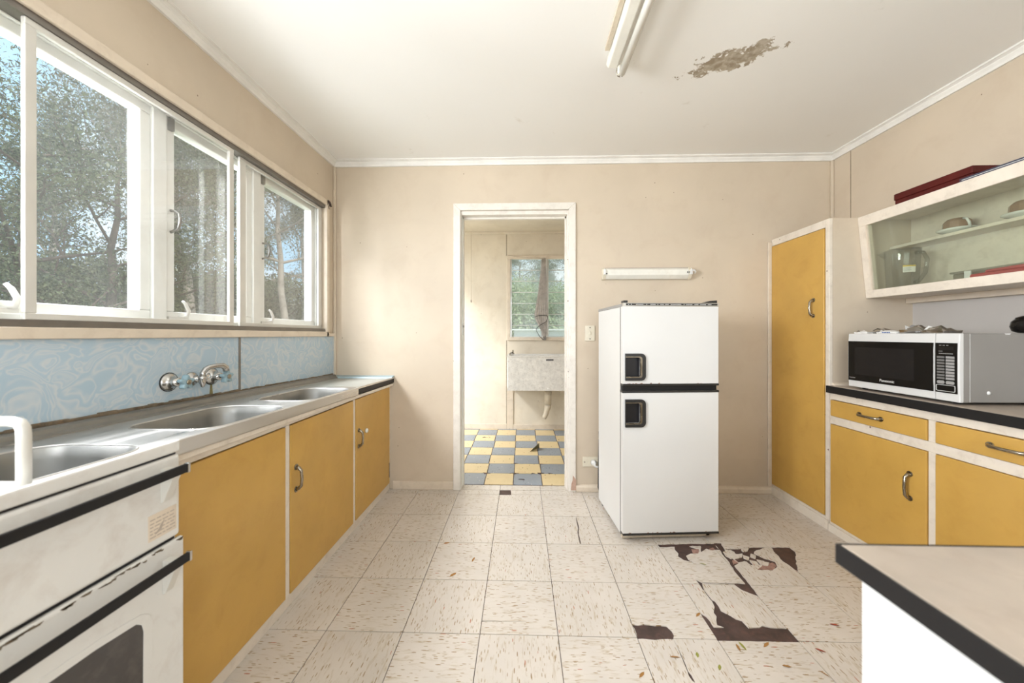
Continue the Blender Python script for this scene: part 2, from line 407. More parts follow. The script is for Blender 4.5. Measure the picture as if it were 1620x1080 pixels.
# ------------------------------------------------------------------ mesh helpers
class MB:
    def __init__(s):
        s.v, s.f, s.sm = [], [], []

    def add(s, vs, fs, smooth=False):
        k = len(s.v)
        s.v += [tuple(p) for p in vs]
        s.f += [tuple(i + k for i in f) for f in fs]
        s.sm += [smooth] * len(fs)
        return s

    def box(s, x0, x1, y0, y1, z0, z1):
        x0, x1 = sorted((x0, x1)); y0, y1 = sorted((y0, y1)); z0, z1 = sorted((z0, z1))
        return s.add([(x0, y0, z0), (x1, y0, z0), (x1, y1, z0), (x0, y1, z0), (x0, y0, z1), (x1, y0, z1), (x1, y1, z1), (x0, y1, z1)],
                     [(0, 3, 2, 1), (4, 5, 6, 7), (0, 1, 5, 4), (1, 2, 6, 5), (2, 3, 7, 6), (3, 0, 4, 7)])

    def prism(s, pts, axis, a, b, smooth=False):
        """Polygon in the two other axes (in x, y, z order), pushed along axis from a to b."""
        i = 'xyz'.index(axis)

        def mk(p, t):
            q = list(p); q.insert(i, t); return tuple(q)
        n = len(pts)
        area = sum(pts[k][0] * pts[(k + 1) % n][1] - pts[(k + 1) % n][0] * pts[k][1] for k in range(n))
        if (area > 0) != (i != 1):
            pts = pts[::-1]
        a, b = min(a, b), max(a, b)
        vs = [mk(p, a) for p in pts] + [mk(p, b) for p in pts]
        s.add(vs, [tuple(range(n))[::-1], tuple(range(n, 2 * n))])
        k = len(s.v) - 2 * n
        for j in range(n):
            s.f.append((k + j, k + (j + 1) % n, k + n + (j + 1) % n, k + n + j)); s.sm.append(smooth)
        return s

    def tube(s, path, r, n=10, caps=True, smooth=True, flat=1.0):
        path = [Vector(p) for p in path]
        rs = r if isinstance(r, (list, tuple)) else [r] * len(path)
        rings = []
        up = None
        for i, p in enumerate(path):
            if i == 0: d = path[1] - p
            elif i == len(path) - 1: d = p - path[i - 1]
            else: d = (path[i + 1] - p).normalized() + (p - path[i - 1]).normalized()
            d.normalize()
            if up is None:
                up = Vector((0, 0, 1)) if abs(d.z) < 0.9 else Vector((1, 0, 0))
            a = d.cross(up)
            if a.length < 1e-5:
                up = Vector((0, 1, 0)); a = d.cross(up)
            a.normalize()
            b = a.cross(d).normalized()
            up = b
            rings.append([p + (a * math.cos(2 * PI * k / n) * flat + b * math.sin(2 * PI * k / n)) * rs[i] for k in range(n)])
        vs = [q for rg in rings for q in rg]
        fs = []
        for i in range(len(rings) - 1):
            for k in range(n):
                fs.append((i * n + k, i * n + (k + 1) % n, (i + 1) * n + (k + 1) % n, (i + 1) * n + k))
        s.add(vs, fs, smooth)
        if caps:
            k = len(s.v) - len(vs)
            s.f.append(tuple(k + j for j in range(n))[::-1]); s.sm.append(False)
            k2 = k + (len(rings) - 1) * n
            s.f.append(tuple(k2 + j for j in range(n))); s.sm.append(False)
        return s

    def lathe(s, prof, c, axis='z', n=24, smooth=True, a0=0.0):
        """prof: list of (radius, height); turned about axis through c."""
        c = Vector(c)
        vs, fs = [], []
        for r, h in prof:
            for k in range(n):
                t = 2 * PI * k / n + a0
                p = {'z': (r * math.cos(t), r * math.sin(t), h), 'x': (h, r * math.cos(t), r * math.sin(t)), 'y': (r * math.sin(t), h, r * math.cos(t))}[axis]
                vs.append(c + Vector(p))
        for i in range(len(prof) - 1):
            for k in range(n):
                fs.append((i * n + k, i * n + (k + 1) % n, (i + 1) * n + (k + 1) % n, (i + 1) * n + k))
        s.add(vs, fs, smooth)
        k = len(s.v) - len(vs)
        if prof[0][0] > 1e-5:
            s.f.append(tuple(k + j for j in range(n))[::-1]); s.sm.append(False)
        if prof[-1][0] > 1e-5:
            k2 = k + (len(prof) - 1) * n
            s.f.append(tuple(k2 + j for j in range(n))); s.sm.append(False)
        return s

    def map(s, fn):
        s.v = [tuple(fn(*p)) for p in s.v]
        return s


def wloc(o):
    p = Vector((0, 0, 0))
    while o is not None:
        p += Vector(o.location)
        o = o.parent
    return p


def mesh_of(name, mb, mat, off=(0, 0, 0)):
    me = bpy.data.meshes.new(name)
    ox, oy, oz = off
    me.from_pydata([(x - ox, y - oy, z - oz) for x, y, z in mb.v], [], mb.f)
    me.polygons.foreach_set('use_smooth', mb.sm)
    for mm in (mat if isinstance(mat, (list, tuple)) else [mat]):
        me.materials.append(MAT[mm])
    me.update()
    if len(mb.f) < 4000:
        bm = bmesh.new(); bm.from_mesh(me)
        bmesh.ops.recalc_face_normals(bm, faces=bm.faces)
        bm.to_mesh(me); bm.free()
    return me


def part(name, mb, mat, parent=None, bev=0.0, world=True, seg=2, kind=None, label=None):
    """One mesh object. With world=True its vertices are world coordinates and the parent is only shifted."""
    off = wloc(parent) if (parent is not None and world) else Vector((0, 0, 0))
    me = mesh_of(name, mb, mat, off)
    o = bpy.data.objects.new(name, me)
    COL.objects.link(o)
    if parent is not None:
        o.parent = parent
    if bev > 0:
        b = o.modifiers.new('bevel', 'BEVEL')
        b.width = bev; b.segments = seg; b.limit_method = 'ANGLE'; b.angle_limit = math.radians(40)
    if kind: o['kind'] = kind
    if label: o['label'] = label
    return o


def thing(name, label, cat, loc, rotz=0.0, group=None):
    o = bpy.data.objects.new(name, None)
    COL.objects.link(o)
    o.location = loc
    o.rotation_euler = (0, 0, rotz)
    o.empty_display_size = 0.05
    o['label'] = label; o['category'] = cat
    if group: o['group'] = group
    return o


def tag(o, label, cat, group=None):
    o['label'] = label; o['category'] = cat
    if group: o['group'] = group
    return o


def struct(name, mb, mat, parent=None, bev=0.0):
    o = part(name, mb, mat, parent, bev)
    if parent is None: o['kind'] = 'structure'
    return o


def lettering(name, text, size, mat, parent, mtx, align='CENTER', depth=0.0004):
    cu = bpy.data.curves.new(name, 'FONT')
    cu.body = text; cu.size = size; cu.align_x = align; cu.extrude = depth
    tmp = bpy.data.objects.new(name, cu)
    COL.objects.link(tmp)
    dg = bpy.context.evaluated_depsgraph_get()
    me = bpy.data.meshes.new_from_object(tmp.evaluated_get(dg))
    bpy.data.objects.remove(tmp)
    me.transform(mtx)
    me.materials.clear(); me.materials.append(MAT[mat])
    o = bpy.data.objects.new(name, me)
    COL.objects.link(o)
    o.parent = parent
    return o


def rrect(x0, x1, y0, y1, r, n=5):
    pts = []
    for cx, cy, a in ((x1 - r, y1 - r, 0), (x0 + r, y1 - r, 90), (x0 + r, y0 + r, 180), (x1 - r, y0 + r, 270)):
        for k in range(n + 1):
            t = math.radians(a + 90 * k / n)
            pts.append((cx + r * math.cos(t), cy + r * math.sin(t)))
    return pts


def inside(p, poly):
    c, n = False, len(poly)
    for i in range(n):
        (x1, y1), (x2, y2) = poly[i], poly[(i + 1) % n]
        if (y1 > p[1]) != (y2 > p[1]) and p[0] < (x2 - x1) * (p[1] - y1) / (y2 - y1) + x1:
            c = not c
    return c


def sheet(outer, holes, z0, z1):
    """Flat sheet with the shape of outer minus every hole, from z0 up to z1."""
    co, ed = [], []
    for poly in [outer] + holes:
        k = len(co)
        co += [Vector(p[:2]) for p in poly]
        ed += [(k + i, k + (i + 1) % len(poly)) for i in range(len(poly))]
    vs, es, fs, _a, _b, _c = geometry.delaunay_2d_cdt(co, ed, [], 0, 1e-6)
    keep = []
    for f in fs:
        cx = sum(vs[i][0] for i in f) / 3; cy = sum(vs[i][1] for i in f) / 3
        if inside((cx, cy), outer) and not any(inside((cx, cy), h) for h in holes):
            a, b, c = (vs[i] for i in f)
            if (b[0] - a[0]) * (c[1] - a[1]) - (b[1] - a[1]) * (c[0] - a[0]) < 0: f = f[::-1]
            keep.append(tuple(f))
    mb = MB()
    nv = len(vs)
    mb.add([(v[0], v[1], z1) for v in vs] + [(v[0], v[1], z0) for v in vs], keep)
    cnt = {}
    for f in keep:
        for i in range(3):
            cnt[(f[i], f[(i + 1) % 3])] = 1
    for (a, b) in list(cnt):
        if (b, a) not in cnt:
            mb.f.append((b, a, a + nv, b + nv)); mb.sm.append(False)
    return mb


def bow_handle(parent, base, along, out, length, name='handle', mat='brass_chrome', r=0.0068, world=True):
    """Bow pull: two feet, a raised flat grip between them."""
    b, a, o = Vector(base), Vector(along).normalized(), Vector(out).normalized()
    h = length / 2
    mb = MB()
    P = [b - a * h, b - a * (h - 0.004) + o * 0.012, b - a * (h - 0.016) + o * 0.024, b + o * 0.027, b + a * (h - 0.016) + o * 0.024, b + a * (h - 0.004) + o * 0.012, b + a * h]
    mb.tube(P, [r * 1.2, r * 1.25, r, r * 0.95, r, r * 1.25, r * 1.2], 10)
    for sgn in (-1, 1):
        c = b + a * sgn * h
        mb.tube([c, c + o * 0.004], r * 1.9, 10)
    return part(name, mb, mat, parent, world=world)


# ------------------------------------------------------------------ structure: floor and its tiles
RW, HC = 3.714, 2.49              # right wall, ceiling height
TS, TX0, TY0 = 0.305, 0.657, -0.073
floor = struct('floor', MB().box(-0.05, 3.85, -4.6, 0.0, -0.12, -0.0035).box(-0.05, 3.85, 0.0, 1.75, -0.12, -0.0035), 'underlay')
HOLES = {
    'strip': [(2.191, -1.234), (2.333, -1.235), (2.382, -1.231), (2.4, -1.222), (2.424, -1.23), (2.491, -1.233), (2.49, -1.297), (2.179, -1.299)],
    'blob': [(2.268, -1.079), (2.28, -1.094), (2.276, -1.147), (2.302, -1.173), (2.313, -1.19), (2.332, -1.198), (2.337, -1.237), (2.249, -1.24), (2.218, -1.224), (2.24, -1.18), (2.239, -1.159), (2.26, -1.127)],
    'wedge': [(2.183, -1.162), (2.197, -1.181), (2.199, -1.224), (2.201, -1.241), (2.185, -1.299)],
    'tri': [(2.426, -0.976), (2.501, -0.976), (2.491, -1.06), (2.466, -1.042), (2.44, -1.021)],
    'rect': [(1.877, -1.23), (1.947, -1.231), (2.012, -1.235), (2.023, -1.257), (2.024, -1.277), (2.012, -1.298), (1.877, -1.299)],
    'corner': [(2.804, -0.679), (2.904, -0.679), (2.907, -0.716), (2.889, -0.749), (2.835, -0.818), (2.798, -0.884), (2.79, -0.86), (2.78, -0.807), (2.789, -0.738)],
    'gapFG2': [(2.509, -0.648), (2.552, -0.647), (2.529, -0.745), (2.543, -0.826), (2.509, -0.846), (2.506, -0.906), (2.498, -0.986), (2.481, -0.987), (2.483, -0.89), (2.5, -0.797), (2.507, -0.706)],
    'topFG2': [(2.278, -0.68), (2.344, -0.669), (2.379, -0.699), (2.398, -0.709), (2.374, -0.75), (2.335, -0.751), (2.302, -0.771), (2.299, -0.802), (2.315, -0.84), (2.302, -0.82), (2.273, -0.809), (2.256, -0.778), (2.269, -0.752), (2.264, -0.72)],
    'topFG2b': [(2.428, -0.664), (2.511, -0.662), (2.508, -0.713), (2.464, -0.721), (2.44, -0.705), (2.397, -0.736)],
    'edgeFG2': [(2.189, -0.668), (2.517, -0.651), (2.502, -0.679), (2.338, -0.684), (2.19, -0.699)],
    'shard1': [(2.536, -0.706), (2.594, -0.701), (2.716, -0.684), (2.777, -0.683), (2.705, -0.712), (2.673, -0.741), (2.7, -0.781), (2.738, -0.808), (2.723, -0.844), (2.674, -0.88), (2.605, -0.874), (2.657, -0.834), (2.594, -0.839), (2.585, -0.806), (2.543, -0.82), (2.539, -0.796), (2.581, -0.763), (2.568, -0.731)],
    'crackF3': [(2.261, -0.952), (2.282, -0.975), (2.272, -1.005), (2.268, -1.031), (2.262, -1.022), (2.264, -0.99)],
    'crackF3b': [(2.268, -1.029), (2.271, -1.077), (2.265, -1.093), (2.263, -1.033)],
    'crackF4': [(2.013, -1.295), (2.014, -1.38), (2.01, -1.425), (2.015, -1.44), (2.015, -1.469), (2.007, -1.461), (2.004, -1.444), (2.007, -1.428), (2.01, -1.383)],
    'row3gap': [(2.282, -0.974), (2.44, -0.976), (2.428, -0.984), (2.279, -0.98)],
    'chip': [(1.265, 0.001), (1.349, 0.003), (1.355, -0.08), (1.269, -0.083)],
    'crackD1': [(1.78, -0.378), (1.78, -0.438), (1.779, -0.511), (1.767, -0.565), (1.763, -0.677), (1.757, -0.677), (1.76, -0.565), (1.772, -0.514), (1.774, -0.438)],
    'crackC3': [(1.267, -1.228), (1.319, -1.226), (1.445, -1.228), (1.319, -1.23), (1.269, -1.233)],
}
SHARDS = [[(2.514, -0.733), (2.564, -0.712), (2.576, -0.731), (2.565, -0.77), (2.525, -0.79), (2.51, -0.765)], [(2.573, -0.751), (2.612, -0.743), (2.589, -0.776), (2.556, -0.789)], [(2.604, -0.756), (2.628, -0.775), (2.608, -0.8), (2.593, -0.782)], [(2.543, -0.826), (2.589, -0.812), (2.594, -0.839), (2.563, -0.843)], [(2.612, -0.8), (2.642, -0.811), (2.634, -0.847), (2.606, -0.839)], [(2.654, -0.792), (2.685, -0.804), (2.672, -0.834), (2.646, -0.831)], [(2.656, -0.742), (2.671, -0.761), (2.651, -0.786), (2.634, -0.771)], [(2.673, -0.81), (2.702, -0.818), (2.675, -0.845), (2.655, -0.843)], [(2.63, -0.7), (2.677, -0.695), (2.652, -0.722), (2.622, -0.727)]]
BROWNS = [[(2.611, -0.87), (2.644, -0.843), (2.722, -0.815), (2.724, -0.838), (2.68, -0.876)], [(2.523, -0.802), (2.545, -0.798), (2.547, -0.822), (2.506, -0.838)], [(2.456, -0.705), (2.484, -0.691), (2.485, -0.718), (2.454, -0.724)], [(2.357, -0.71), (2.399, -0.707), (2.383, -0.747), (2.346, -0.75)]]
LEAVES = [(2.357, -0.839, 'g'), (2.167, -1.174, 'o'), (2.072, -1.363, 'g'), (2.126, -1.411, 'g'), (1.987, -1.374, 'o'), (2.24, -1.328, 'o'), (2.26, -1.321, 'g'), (2.537, -1.332, 'r'), (2.366, -1.4, 'o'), (1.843, -1.446, 'o'), (2.692, -1.211, 'r'), (2.353, -1.313, 'o'), (2.475, -1.426, 'o')]
LEAVES2 = [(1.096, -0.954, 'o'), (1.179, -0.835, 'o'), (1.01, -0.692, 'o')]



def jag(poly, amp, step=0.02):
    out = []
    for i, (x0, y0) in enumerate(poly):
        x1, y1 = poly[(i + 1) % len(poly)]
        d = math.hypot(x1 - x0, y1 - y0)
        n = max(1, int(d / step))
        for k in range(n):
            t = k / n
            j = amp if k else 0.0
            out.append((x0 + (x1 - x0) * t + random.uniform(-j, j), y0 + (y1 - y0) * t + random.uniform(-j, j)))
    return out


GAP = 0.0014
rt = random.Random(3)
hole_list = [jag(h, 0.0035 if 'crack' not in k and k not in ('strip', 'chip', 'row3gap') else 0.0009) for k, h in HOLES.items()]
whole = {}
for c in range(-3, 11):
    for r in range(-1, 15):
        x0, x1 = TX0 + TS * (c - 0) + 0, TX0 + TS * (c + 1)
        y1, y0 = TY0 - TS * r, TY0 - TS * (r + 1)
        x0c, x1c, y0c, y1c = max(x0, -0.02), min(x1, 3.74), y0, y1
        if r == -1:
            y0c, y1c = TY0, -0.002                  # strip of cut tiles along the wall
        if x1c - x0c < 0.02 or y0c < -4.55:
            continue
        rect = [(x0c + GAP, y0c + GAP), (x1c - GAP, y0c + GAP), (x1c - GAP, y1c - GAP), (x0c + GAP, y1c - GAP)]
        hs = [h for h in hole_list if min(p[0] for p in h) < x1c and max(p[0] for p in h) > x0c and min(p[1] for p in h) < y1c and max(p[1] for p in h) > y0c]
        m = 'tile_a' if (c + r) % 2 == 0 else 'tile_b'
        full = x1c - x0c > TS - 0.01 and y1c - y0c > TS - 0.01 and not hs
        if full:
            if m not in whole:
                whole[m] = mesh_of('floor_tile', MB().box(-TS / 2 + GAP, TS / 2 - GAP, -TS / 2 + GAP, TS / 2 - GAP, -0.0035, 0.0), m)
            o = bpy.data.objects.new('floor_tile', whole[m])
            COL.objects.link(o)
            o.parent = floor
            o.location = ((x0 + x1) / 2, (y0 + y1) / 2, rt.uniform(-0.0003, 0.0002))
        else:
            part('floor_tile', sheet(rect, hs, -0.0035, 0.0), m, floor)
# threshold row in the kitchen doorway
for a, b in ((0.955, 1.267), (1.267, 1.572), (1.572, 1.80)):
    rect = [(a + GAP, 0.0), (b - GAP, 0.0), (b - GAP, 0.085), (a + GAP, 0.085)]
    part('floor_tile', sheet(rect, [h for h in hole_list if max(p[1] for p in h) > 0], -0.0035, 0.0), 'tile_b', floor)
for sh in SHARDS:
    part('tile_shard', sheet(jag(sh, 0.002, 0.012), [], -0.0034, rt.uniform(0.0, 0.002)), 'tile_a', floor)
for sh in BROWNS:
    part('tile_shard', sheet(jag(sh, 0.003, 0.012), [], -0.0034, -0.001), 'brown_shard', floor, label='brown stained tile shard')
# laundry tiles, 9 inch, checkered
LT, LX, LY = 0.2286, 1.364, 0.097
nick = [[(1.30, 0.325), (1.40, 0.318), (1.36, 0.345)], [(1.365, 0.30), (1.42, 0.332), (1.35, 0.345)], [(1.58, 0.31), (1.64, 0.345), (1.56, 0.35)], [(1.12, 0.30), (1.18, 0.325), (1.10, 0.345)], [(1.58, 0.54), (1.64, 0.55), (1.60, 0.565)],
        [(1.33, 0.545), (1.42, 0.55), (1.38, 0.575)], [(1.40, 0.20), (1.46, 0.19), (1.45, 0.215), (1.41, 0.215)], [(1.66, 0.315), (1.70, 0.335), (1.65, 0.345)], [(1.50, 0.315), (1.55, 0.33), (1.52, 0.345)], [(0.98, 1.36), (1.06, 1.37), (1.0, 1.40)]]
for c in range(-6, 8):
    for r in range(0, 8):
        x0, y0 = LX + LT * c + 0.004 * math.sin(r * 2.1), LY + LT * r
        x1, y1 = x0 + LT, min(y0 + LT, 1.738)
        x0, x1 = max(x0, 0.01), min(x1, 2.95)
        if y1 - y0 < 0.03 or x1 - x0 < 0.02:
            continue
        g = 0.0024 + 0.0022 * rt.random()
        rect = [(x0 + g, y0 + g), (x1 - g, y0 + g), (x1 - g, y1 - g), (x0 + g, y1 - g)]
        hs = [jag(h, 0.004, 0.015) for h in nick if min(p[0] for p in h) < x1 and max(p[0] for p in h) > x0 and min(p[1] for p in h) < y1 and max(p[1] for p in h) > y0]
        part('laundry_tile', sheet(jag(rect, 0.0012, 0.05), hs, -0.0035, rt.uniform(-0.001, 0.0008)), 'tile_grey' if (c + r) % 2 == 0 else 'tile_yellow', floor)

# ------------------------------------------------------------------ walls, ceiling
WIN_Y0, WIN_Y1, WIN_Z0, WIN_Z1 = -3.7, -0.128, 1.19, 2.118
wl_ = MB()
wl_.box(-0.12, 0, -4.6, WIN_Y0, 0, 2.55).box(-0.12, 0, WIN_Y0, WIN_Y1, 0, WIN_Z0).box(-0.12, 0, WIN_Y0, WIN_Y1, WIN_Z1, 2.55).box(-0.12, 0, WIN_Y1, 0.09, 0, 2.55)
struct('wall_left', wl_, 'wall')
DX0, DX1, DZ = 0.958, 1.79, 2.105
struct('wall_back', MB().box(-0.12, DX0, 0, 0.09, 0, 2.55).box(DX1, 3.9, 0, 0.09, 0, 2.55).box(DX0, DX1, 0, 0.09, DZ, 2.55), 'wall')
wr = struct('wall_right', MB().box(RW, 3.9, -4.6, 0, 1.868, 2.55).box(3.765, 3.9, -4.6, 0, 0, 1.868), 'wall')
part('joint_strip', MB().box(RW - 0.0012, RW + 0.001, -0.1485, -0.1455, 1.868, 2.455), 'grime', wr)
struct('wall_front', MB().box(-0.12, 0.5, -4.7, -4.6, 0, 2.55).box(3.5, 3.9, -4.7, -4.6, 0, 2.55).box(0.5, 3.5, -4.7, -4.6, 0, 0.8).box(0.5, 3.5, -4.7, -4.6, 2.4, 2.55), 'wall')
struct('ceiling', MB().box(-0.12, 3.9, -4.7, 0.09, HC, 2.60), 'ceiling')
w3 = struct('window_3', MB().box(0.5, 3.5, -4.68, -4.62, 0.8, 0.86).box(0.5, 3.5, -4.68, -4.62, 2.34, 2.4).box(0.5, 0.56, -4.68, -4.62, 0.86, 2.34).box(3.44, 3.5, -4.68, -4.62, 0.86, 2.34), 'window_white')  # unseen window, made up as the opening for the added rear lamp
part('mullion', MB().box(1.97, 2.03, -4.68, -4.62, 0.86, 2.34), 'window_white', w3)

# cornices: a stepped scotia
CP = [(0, 0), (0.012, 0), (0.014, 0.012), (0.022, 0.024), (0.022, 0.030), (0.034, 0.036), (0.040, 0.036), (0.040, 0.046), (0, 0.046)]
zc = HC - 0.045
struct('trim_1', MB().prism([(u, zc + w) for u, w in CP], 'y', -4.6, 0.0), 'cornice')
struct('trim_2', MB().prism([(-u, zc + w) for u, w in CP], 'x', 0.0, RW), 'cornice')
struct('trim_3', MB().prism([(RW - u, zc + w) for u, w in CP], 'y', -4.6, 0.0), 'cornice')
# quarter-round beads in the corners
struct('trim_4', MB().box(0, 0.020, -0.020, 0, 0.86, zc), 'wall', bev=0.006)
struct('trim_5', MB().box(RW - 0.020, RW, -0.020, 0, 1.86, zc), 'wall', bev=0.006)
# skirting of the back wall
struct('baseboard_back', MB().box(0.455, 0.915, -0.012, 0, 0, 0.062), 'trim', bev=0.004)
struct('baseboard_back', MB().prism([(-0.001, 0.0), (-0.02, 0.0), (-0.024, 0.010), (-0.024, 0.036), (-0.016, 0.048), (-0.001, 0.052)], 'x', 1.836, 3.262), 'trim')

# kitchen doorway: casings, jambs, head
d1 = struct('door_1', MB().box(DX0, 0.975, 0.004, 0.09, 0, DZ).box(1.772, DX1, 0.004, 0.09, 0, DZ).box(0.975, 1.772, 0.004, 0.09, 2.075, DZ), 'white_trim', bev=0.002)
for x0, x1, xa, xb in ((0.916, 0.970, 0.916, 0.970), (1.782, 1.834, 1.834, 1.782)):
    part('casing', MB().prism([(xa, 0.0), (xb, 0.0), (xb, 2.105), (xa, 2.157)], 'y', -0.018, 0.003), 'white_trim', d1, bev=0.004)
part('casing', MB().prism([(0.916, 2.157), (0.970, 2.105), (1.782, 2.105), (1.834, 2.157)], 'y', -0.018, 0.003), 'white_trim', d1, bev=0.004)
part('sliding_door_edge', MB().box(0.970, 0.978, 0.035, 0.065, 0.012, 2.074), 'window_white', d1, bev=0.002)
part('latch', MB().box(0.977, 0.981, 0.040, 0.060, 1.165, 1.255).tube([(0.981, 0.05, 1.235), (0.988, 0.05, 1.235)], 0.008, 8), 'chrome', d1)
part('bare_patch', MB().prism([(1.797, 0.012), (1.836, 0.012), (1.836, 0.09), (1.822, 0.11), (1.811, 0.125), (1.809, 0.085), (1.801, 0.06)], 'y', -0.0195, -0.017), 'peel', d1, label='bare timber patch where the paint has peeled')
part('door_stop', MB().box(0.975, 0.984, 0.062, 0.09, 0, 2.075).box(1.762, 1.772, 0.062, 0.09, 0, 2.075).box(0.975, 1.772, 0.062, 0.09, 2.062, 2.075), 'white_trim', d1)

# ------------------------------------------------------------------ kitchen window (window_1)
w1 = struct('window_1', MB()
            .box(-0.004, 0.018, WIN_Y0 - 0.05, WIN_Y1 + 0.016, WIN_Z1 - 0.005, 2.152)
            .box(-0.004, 0.018, WIN_Y0 - 0.05, WIN_Y1 + 0.022, 1.157, WIN_Z0 + 0.002)
            .box(-0.004, 0.018, WIN_Y1 - 0.002, WIN_Y1 + 0.030, 1.157, 2.152)
            .box(-0.004, 0.018, WIN_Y0 - 0.05, WIN_Y0, 1.157, 2.152), 'trim', bev=0.003)
part('corner_block', MB().box(-0.002, 0.014, WIN_Y1 + 0.030, -0.001, 1.157, 1.180), 'trim', w1, bev=0.002)
part('outer_frame', MB().box(-0.12, -0.045, WIN_Y0, WIN_Y1, 2.085, WIN_Z1).box(-0.13, -0.035, WIN_Y0, WIN_Y1, WIN_Z0, 1.232)
     .box(-0.12, -0.045, WIN_Y1 - 0.035, WIN_Y1, 1.232, 2.085).box(-0.12, -0.045, WIN_Y0, WIN_Y0 + 0.035, 1.232, 2.085), 'window_white', w1, bev=0.002)
PITCH = 0.535
posts = [-0.700 - PITCH * k for k in range(0, 6)]
for y in posts:
    part('mullion', MB().box(-0.12, -0.045, y - 0.060, y - 0.004, 1.232, 2.085), 'window_white', w1, bev=0.003)
edges = [-0.163] + posts
for k in range(len(edges) - 1):
    ya, yb = edges[k + 1] - 0.004, edges[k] - (0.0 if k == 0 else 0.060)      # near, far end of this casement
    st = 0.042
    cs = part('casement', MB().box(-0.105, -0.055, ya, yb, 1.232, 1.268).box(-0.105, -0.055, ya, yb, 2.050, 2.085)
              .box(-0.105, -0.055, ya, ya + st, 1.268, 2.050).box(-0.105, -0.055, yb - st, yb, 1.268, 2.050), 'window_white', w1, bev=0.004)
    part('pane', MB().box(-0.083, -0.080, ya + st, yb - st, 1.268, 2.050), 'glass', cs)
    hz = 1.65
    yh = ya + 0.026
    part('handle', MB().tube([(-0.056, yh, hz - 0.045), (-0.046, yh, hz - 0.042), (-0.022, yh, hz - 0.030), (-0.014, yh, hz), (-0.018, yh, hz + 0.030), (-0.040, yh, hz + 0.043), (-0.056, yh, hz + 0.045)], [0.006, 0.005, 0.006, 0.007, 0.006, 0.005, 0.006], 8), 'steel_dull', cs)
    ys = ya + 0.088
    part('stay', MB().tube([(-0.058, ys - 0.03, 1.246), (-0.045, ys, 1.250), (-0.040, ys + 0.004, 1.275), (-0.046, ys - 0.006, 1.305), (-0.054, ys - 0.012, 1.318)], [0.006, 0.008, 0.008, 0.007, 0.005], 8)
         .box(-0.06, -0.045, ys - 0.08, ys + 0.01, 1.232, 1.247), 'alu_white', cs)
    part('hinge_bracket', MB().box(-0.056, -0.040, ya + 0.012, ya + 0.028, 2.030, 2.082), 'steel_dull', cs)
part('track', MB().box(-0.045, 0.004, WIN_Y0, WIN_Y1 - 0.004, 2.090, 2.1175), 'alu_dark', w1, label='dark aluminium head track')
part('track', MB().box(-0.045, 0.006, WIN_Y0, WIN_Y1 - 0.004, 1.190, 1.204).box(-0.004, 0.004, WIN_Y0, WIN_Y1 - 0.004, 1.204, 1.214), 'alu_dark', w1, label='dark aluminium sill track')


def slider(ya, yb, x, z0, z1, sw=0.026):
    p_ = part('sliding_sash', MB().box(x - 0.014, x, ya, yb, z0, z0 + 0.020).box(x - 0.014, x, ya, yb, z1 - 0.020, z1)
              .box(x - 0.014, x, ya, ya + sw, z0 + 0.020, z1 - 0.020).box(x - 0.014, x, yb - sw, yb, z0 + 0.020, z1 - 0.020), 'alu_white', w1, bev=0.002)
    part('sash_glass', MB().box(x - 0.009, x - 0.006, ya + sw, yb - sw, z0 + 0.020, z1 - 0.020), 'glass', p_)
    return p_


slider(-1.695, -0.948, 0.000, 1.214, 2.090)
slider(-0.885, WIN_Y1 - 0.006, -0.020, 1.214, 2.090, 0.040)
slider(-2.60, -1.900, -0.020, 1.214, 2.090)
slider(-3.60, -2.65, 0.000, 1.214, 2.090)

# ------------------------------------------------------------------ laundry room
FY = 1.74
LWX0, LWX1, LWZ0, LWZ1 = 1.275, 2.20, 1.128, 2.118
wf = struct('wall_far', MB().box(-0.1, LWX0, FY, FY + 0.1, 0, 2.55).box(LWX1, 3.05, FY, FY + 0.1, 0, 2.55).box(LWX0, LWX1, FY, FY + 0.1, 0, LWZ0).box(LWX0, LWX1, FY, FY + 0.1, LWZ1, 2.55), 'laundry_wall')
part('joint_strip', MB().box(1.2405, 1.2445, FY - 0.003, FY + 0.001, 2.15, 2.44).box(1.2405, 1.2445, FY - 0.003, FY + 0.001, 0.06, 1.10), 'grime', wf)
part('cover_board', MB().box(1.249, 1.325, FY - 0.014, FY, 0.0, 0.62), 'trim', wf, bev=0.002)
part('beam', MB().box(0.0, 2.95, FY - 0.022, FY, 2.415, 2.446), 'laundry_wall', wf, bev=0.003)
struct('wall_laundry_left', MB().box(-0.1, 0.0, 0.09, 0.2, 0, 2.55).box(-0.1, 0.0, 1.6, FY, 0, 2.55).box(-0.1, 0, 0.2, 1.6, 2.2, 2.55), 'laundry_wall')
struct('wall_laundry_right', MB().box(2.95, 3.05, 0.09, FY, 0, 2.55), 'laundry_wall')
struct('ceiling', MB().box(-0.1, 3.05, 0.09, FY + 0.1, 2.446, 2.55), 'laundry_wall')
struct('baseboard_far', MB().box(0.0, 1.247, FY - 0.014, FY, 0, 0.065), 'trim', bev=0.003)
struct('baseboard_far', MB().box(1.328, 2.95, FY - 0.016, FY, 0, 0.062), 'trim', bev=0.003)
w2 = struct('window_2', MB().box(1.250, 2.24, FY - 0.018, FY + 0.002, 2.105, 2.148).box(1.250, 2.24, FY - 0.022, FY + 0.002, 1.100, 1.140)
            .box(1.250, 1.290, FY - 0.018, FY + 0.002, 1.140, 2.105).box(2.19, 2.24, FY - 0.018, FY + 0.002, 1.140, 2.105), 'trim', bev=0.003)
part('mullion', MB().box(1.690, 1.748, FY + 0.0, FY + 0.06, 1.128, 2.118), 'window_white', w2, bev=0.003)
NB = 7
